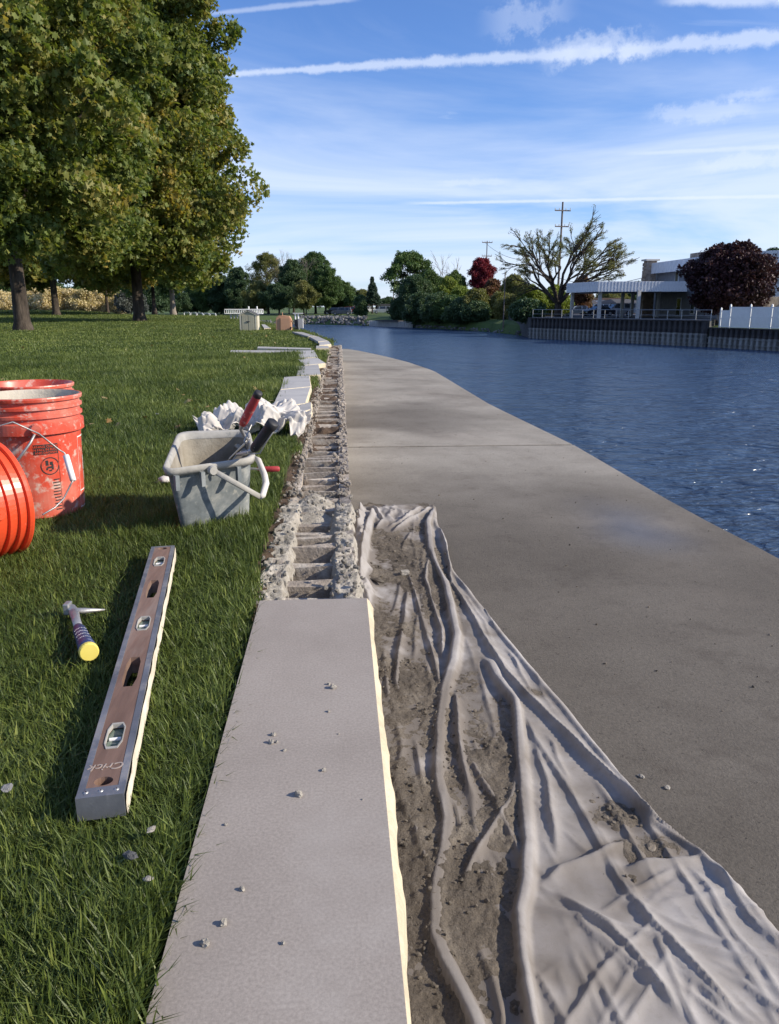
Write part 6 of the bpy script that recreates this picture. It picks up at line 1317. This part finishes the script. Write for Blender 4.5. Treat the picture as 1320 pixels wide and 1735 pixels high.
# ================================================================= BRICK HAMMER
M['bluegrip'] = mat('blue_grip', [(.020, .030, .085), (.035, .05, .13)], 12, .45, spots=[((.25, .27, .36), 60, .60, .68, .6)]); M['yellow'] = mat('yellow_cap', [(.62, .50, .08), (.72, .60, .14)], 14, .6, spots=[((.45, .34, .12), 20, .6, .7, .6)])
hm = thing('brick_hammer', 'brick hammer with blue grip and yellow butt lying in the grass beside the level', 'hammer', onz(145, 1090, 0)); a, b_ = onz(133, 1064, .035), onz(150, 1103, .045)
dH = (b_ - a).normalized(); b_ = a + dH * ((b_ - a).length + .0)
mb = MB(); mb.tube([a, a.lerp(b_, .12), a.lerp(b_, .5), a.lerp(b_, .85), b_], [.010, .0125, .0135, .0160, .0172], 18); obj('grip', mb, M['bluegrip'], hm, smooth=True)
mb = MB(); mb.tube([b_ - dH * .001, b_ + dH * .007, b_ + dH * .0095], [.0175, .0175, .0155], 20); obj('butt_cap', mb, M['yellow'], hm, smooth=False)
h0 = onz(125, 1036, .04); mb = MB(); mb.tube([a + dH * .01, a.lerp(h0, .5), h0], [.009, .0085, .010], 10, flat=.7); obj('shaft', mb, M['steel'], hm, smooth=True)
hl = onz(113, 1030, .04); hr_ = onz(178, 1033, .035); mb = MB(); mb.tube([hl, hl.lerp(hr_, .12), h0.lerp(hr_, .05), h0.lerp(hr_, .35), hr_], [.010, .0105, .009, .0075, .002], 10, flat=.8); obj('head', mb, M['steel'], hm, smooth=True)
mb = MB(); mb.box(hl.lerp(hr_, .03), (.012, .024, .024), math.atan2((hr_ - hl).y, (hr_ - hl).x)); obj('striking_face', mb, M['steel'], hm, bevel=.002)
for k in range(4):   # the printed lines of the grip
    mb = MB()
    for j in range(9):
        an = -.9 + .2 * j; c = a.lerp(b_, .3 + .13 * k); rad_ = .0138 + .0020 * (.3 + .13 * k); sx_ = Vector((-dH.y, dH.x, 0)); p = c + sx_ * math.sin(an) * rad_ + Vector((0, 0, 1)) * math.cos(an) * rad_; mb.box(p, (random.uniform(.0006, .0016), .0012, .0008))
    obj('print_line', mb, M['white_pl'], hm)
KEEP.append([tuple(p.xy) for p in (a + Vector((-.012, 0, 0)), a + Vector((.012, 0, 0)), b_ + Vector((.02, -.01, 0)), b_ + Vector((-.02, -.01, 0)))])

# ================================================================= SHED, BOX, PEDESTAL, GANGWAY
M['shedwall'] = mat('sage_cream_boards', [(.33, .31, .22), (.40, .38, .28)], 3, .8); M['shedtrim'] = mat('cream_trim', [(.48, .45, .35), (.55, .52, .42)], 3, .8); M['shingle'] = mat('grey_shingles', [(.06, .06, .065), (.12, .12, .125)], 12, .9, .01, 40)
M['tan'] = mat('tan_plastic', [(.40, .22, .13), (.48, .28, .17)], 3, .7)
fL_ = onz(406.5, 562, 0); YS = fL_.y; fR_ = ony(436, 562, YS); ap = ony(422, 526.5, YS); ev = ony(407, 534, YS).z; W_ = fR_.x - fL_.x; x0, x1 = fL_.x, fR_.x; DP = .62; xm = (x0 + x1) / 2; zL = lawn_z(xm, YS).item() - .02; zev, zap = ev, ap.z
shed = thing('small_shed', 'small cream shed with grey shingle roof and double doors on the lawn near the water', 'shed', (xm, YS, zL))
mb = MB(); mb.add([(x0, YS, zL), (x1, YS, zL), (x1, YS, zev), (xm, YS, zap), (x0, YS, zev), (x0, YS + DP, zL), (x1, YS + DP, zL), (x1, YS + DP, zev), (xm, YS + DP, zap), (x0, YS + DP, zev)], [(0, 1, 2, 3, 4), (9, 8, 7, 6, 5), (1, 6, 7, 2), (0, 4, 9, 5), (0, 5, 6, 1), (2, 7, 8, 3), (3, 8, 9, 4)]); obj('wall', mb, M['shedwall'], shed)
for s_ in (-1, 1):
    a = math.atan2(zap - zev, W_ / 2); sl_ = math.hypot(zap - zev, W_ / 2) + .035
    for k in range(5):
        u = (k + .5) / 5 * sl_; mb = MB(); rot = Matrix.Rotation(s_ * a, 3, 'Y'); c = Vector((xm + s_ * math.cos(a) * u, YS + DP / 2, zap - math.sin(a) * u + .016 + .002 * (k % 2))); mb.box(c, (sl_ / 5 + .012, DP + .06, .012), rot=rot @ Matrix.Rotation(s_ * .06, 3, 'Y')); obj('shingle_row', mb, M['shingle'], shed)
    mb = MB(); c = Vector((xm + s_ * W_ / 4, YS - .02, (zap + zev) / 2 + .004)); mb.box(c, (sl_, .018, .028), rot=Matrix.Rotation(s_ * a, 3, 'Y')); obj('barge_board', mb, M['shedtrim'], shed)
for s_ in (-1, 1):
    mb = MB(); mb.box((xm + s_ * W_ * .185, YS - .008, (zL + zev) / 2 + .01), (W_ * .35, .014, (zev - zL) * .96)); dr = obj('door', mb, M['shedwall'], shed)
    for j in (-1, 0, 1): mb = MB(); mb.box((xm + s_ * W_ * .185 + j * W_ * .105, YS - .017, (zL + zev) / 2 + .01), (W_ * .095, .006, (zev - zL) * .92)); obj('board', mb, M['shedwall'], dr)
    mb = MB(); mb.box((xm + s_ * W_ * .44, YS - .01, (zL + zev) / 2), (W_ * .07, .02, (zev - zL))); obj('corner_trim', mb, M['shedtrim'], shed)
mb = MB(); mb.box((xm, YS - .028, zL + (zev - zL) * .62), (.09, .02, .028)); obj('latch', mb, M['dark_metal'], shed)
mb = MB(); mb.box((x1 + .008, YS + DP * .5, (zL + zev) / 2), (.012, DP * .9, (zev - zL) * .98)); obj('side_panel', mb, M['shedtrim'], shed)
q = onz(480, 561.5, 0); YB = q.y; bx0, bx1 = ony(467.5, 560, YB).x, ony(494, 560, YB).x; zt_ = ony(480, 534.5, YB).z; zL = lawn_z(q.x, YB).item() - .02
tb_ = thing('tan_box', 'tan rounded top equipment box by the water between shed and meter pedestal', 'equipment box', (q.x, YB, zL)); w = bx1 - bx0
mb = MB(); pr = [(bx0, zL), (bx1 - .01, zL), (bx1, zL + .05), (bx1, zt_ - .10), (bx1 - .05, zt_ - .02), (bx0 + w * .5, zt_), (bx0 + .08, zt_ - .01), (bx0 + .01, zt_ - .07)]
n = len(pr); mb.add([(x, YB, z) for x, z in pr] + [(x, YB + .40, z) for x, z in pr], [tuple(range(n)), tuple(range(2 * n - 1, n - 1, -1))] + [(i, n + i, n + (i + 1) % n, (i + 1) % n) for i in range(n)]); obj('body', mb, M['tan'], tb_, bevel=.012)
mb = MB(); mb.box((bx0 + w * .62, YB - .012, zL + (zt_ - zL) * .46), (w * .62, .03, (zt_ - zL) * .78)); obj('door', mb, M['tan'], tb_, bevel=.006)
mb = MB(); mb.box((bx1 + .012, YB + .1, zt_ - .16), (.05, .2, .03)); obj('lug', mb, M['tan'], tb_)
for dx in (-.03, .10):
    mb = MB(); mb.tube([(bx1 + dx, YB - .06, zL + .02), (bx1 + dx, YB - .06, zL + .09), (bx1 + dx + .03, YB - .07, zL + .13)], .028, 8); obj('hose_fitting', mb, M['dark_metal'], tb_)
mb = MB(); mb.tube([(bx0 + w * .42, YB + .2, zt_ - .02), (bx0 + w * .42, YB + .2, zt_ + .09)], .012, 8); obj('vent_pipe', mb, M['tan'], tb_)
YP = YB + .8; q = ony(507, 560, YP); zt_ = ony(507, 530, YP).z; zl0 = lawn_z(q.x, YP).item() - .3
mp_ = thing('meter_pedestal', 'grey electric meter pedestal with open white panel beside the water', 'meter pedestal', (q.x, YP, zl0))
for px in (500.5, 505.5):
    a = ony(px, 540, YP); mb = MB(); mb.tube([(a.x, YP, zl0), (a.x, YP, zt_ + .0)], .026, 8); obj('post', mb, M['white_pl'], mp_)
a = ony(505, 531, YP); mb = MB(); mb.box((a.x, YP - .02, a.z), (.30, .06, .035)); obj('crossbar', mb, M['siding'], mp_)
a, b_ = ony(505, 540, YP - .1), ony(514, 556, YP - .1); mb = MB(); mb.box(((a.x + b_.x) / 2, YP - .08, (a.z + b_.z) / 2), (b_.x - a.x, .10, a.z - b_.z), R(-6)); obj('cabinet', mb, M['siding'], mp_, bevel=.004)
a, b_ = ony(499, 541, YP), ony(505, 560, YP); mb = MB(); mb.box(((a.x + b_.x) / 2, YP, (a.z + b_.z) / 2), (.09, .12, a.z - b_.z)); obj('junction_box', mb, M['dark_metal'], mp_)
# white gangway up on posts
YG = 44.; a, b_ = ony(380.5, 525, YG), ony(444, 532, YG); zt_, zb = ony(400, 524.5, YG).z, ony(400, 531.5, YG).z
gw = thing('gangway', 'white slotted dock gangway stored on posts at the edge of the lawn behind the shed', 'gangway', ((a.x + b_.x) / 2, YG, 0))
for y_ in (YG, YG + .7):
    for z in (zt_, zb): mb = MB(); mb.tube([(a.x, y_, z), (b_.x, y_, z)], .028, 8); obj('rail', mb, M['white'], gw)
    for k in range(21): x = a.x + (b_.x - a.x) * k / 20; mb = MB(); mb.tube([(x, y_, zb), (x, y_, zt_)], .018, 6); obj('baluster', mb, M['white'], gw)
mb = MB(); mb.box(((a.x + b_.x) / 2, YG + .35, zb - .0), (b_.x - a.x - .04, .62, .03)); obj('deck', mb, M['white'], gw)
for px in (391, 396.5, 402, 432): x = ony(px, 540, YG).x; mb = MB(); mb.tube([(x, YG + .1, -1.2), (x, YG + .1, zb)], .05, 8); obj('leg', mb, M['siding'], gw)
for px in (422, 436): x = ony(px, 540, YG + .7).x; mb = MB(); mb.tube([(x, YG + .76, zb), (x, YG + .76, ony(px, 519, YG).z)], .04, 8); obj('upright', mb, M['white'], gw)
pr_ = thing('pipe_railing', 'low white pipe railing curving along the lawn beyond the maples', 'railing', ony(340, 532, 60)); Y0 = 66
for k in range(5):
    a, b_ = ony(312 + 11 * k, 529.0 + .55 * k, Y0 - 2.5 * k), ony(312 + 11 * (k + 1) - 1.5, 529.6 + .55 * k, Y0 - 2.5 * (k + 1)); g_ = lawn_z(a.x, a.y).item() - .4
    mb = MB(); mb.tube([(a.x, a.y, g_), (a.x, a.y, a.z - .04), a + (b_ - a) * .06, a + (b_ - a) * .94, (b_.x, b_.y, b_.z - .04), (b_.x, b_.y, g_)], .035, 6); obj('hoop', mb, M['white'], pr_)
# ================================================================= SOW THE LAWN
T_NEAR = [tuft(22, .030, .044, .0032, 700 + k) for k in range(8)]; T_MID = [tuft(26, .06, .048, .0055, 720 + k, 2) for k in range(6)]; T_FAR = [tuft(26, .22, .062, .020, 740 + k, 2, .5) for k in range(6)]
KEEP += SLAB_KEEP
KEEP += [[(-.194, -3), (.3, -3), (.3, 1.8), (-.194, 1.8)], [(-.235, 1.8), (.3, 1.8), (.3, 14.5), (-.235, 14.5)]]
sow('lawn_grass', T_NEAR, .45, 3.6, 72000, 1.0, 1.0, 1.1, 'dense short green lawn grass in the foreground around the tools', -82)
sow('lawn_grass', T_MID, 3.5, 11, 90000, 1.0, 1.5, 1.2, 'short green lawn grass around and beyond the coping slabs', -60)
sow('lawn_grass', T_FAR, 10.5, 100, 74000, .55, 2.0, 1.5, 'distant mown lawn reaching to the maples and the hedge', -42)
# fallen leaves and litter on the lawn
M['litter'] = leaf_mat('fallen_leaves', [(.20, .13, .05), (.34, .26, .12), (.30, .16, .05)], .2, 2)
n = 170; d = 4 * (60 / 3) ** RNG.random(n); a = RNG.uniform(R(-30), R(-3), n); x = d * np.sin(a); y = d * np.cos(a); k = x < edge_x(y) - .1; x, y = x[k], y[k]; n = len(x)
tag(scatter('fallen_leaves', [cluster(1, .01, maple_leaf, .09, 800 + k, .15) for k in range(4)], np.stack([x, y, lawn_z(x, y) + .045], 1), np.stack([RNG.normal(0, .3, n), RNG.normal(0, .3, n), RNG.random(n) * 6], 1), RNG.uniform(.25, .7, n), M['litter'], None, kind='stuff'), 'fallen brown leaves scattered over the lawn', 'fallen leaves')
for a, b_, s_, m_, lb in ((221, 1452, (.008, .014, .007), M['rock'], 'dark grey slate chip lying in the grass below the level'), (256, 1408, (.008, .006, .005), M['mortar'], 'pale stone crumb in the grass just right of the level end'), (250, 1491, (.007, .006, .005), M['mortar'], 'pale stone crumb in the grass nearest the photographer'), (266, 703, (.026, .018, .012), M['mortar'], 'pale stone on the lawn between the red buckets and the canvas bundle'), (12, 1337, (.011, .009, .007), M['rock'], 'grey stone in the grass at the left edge')):
    stone_obj('stone', onz(a, b_, .035), s_, m_, lb, 'stone', int(a) % 50)
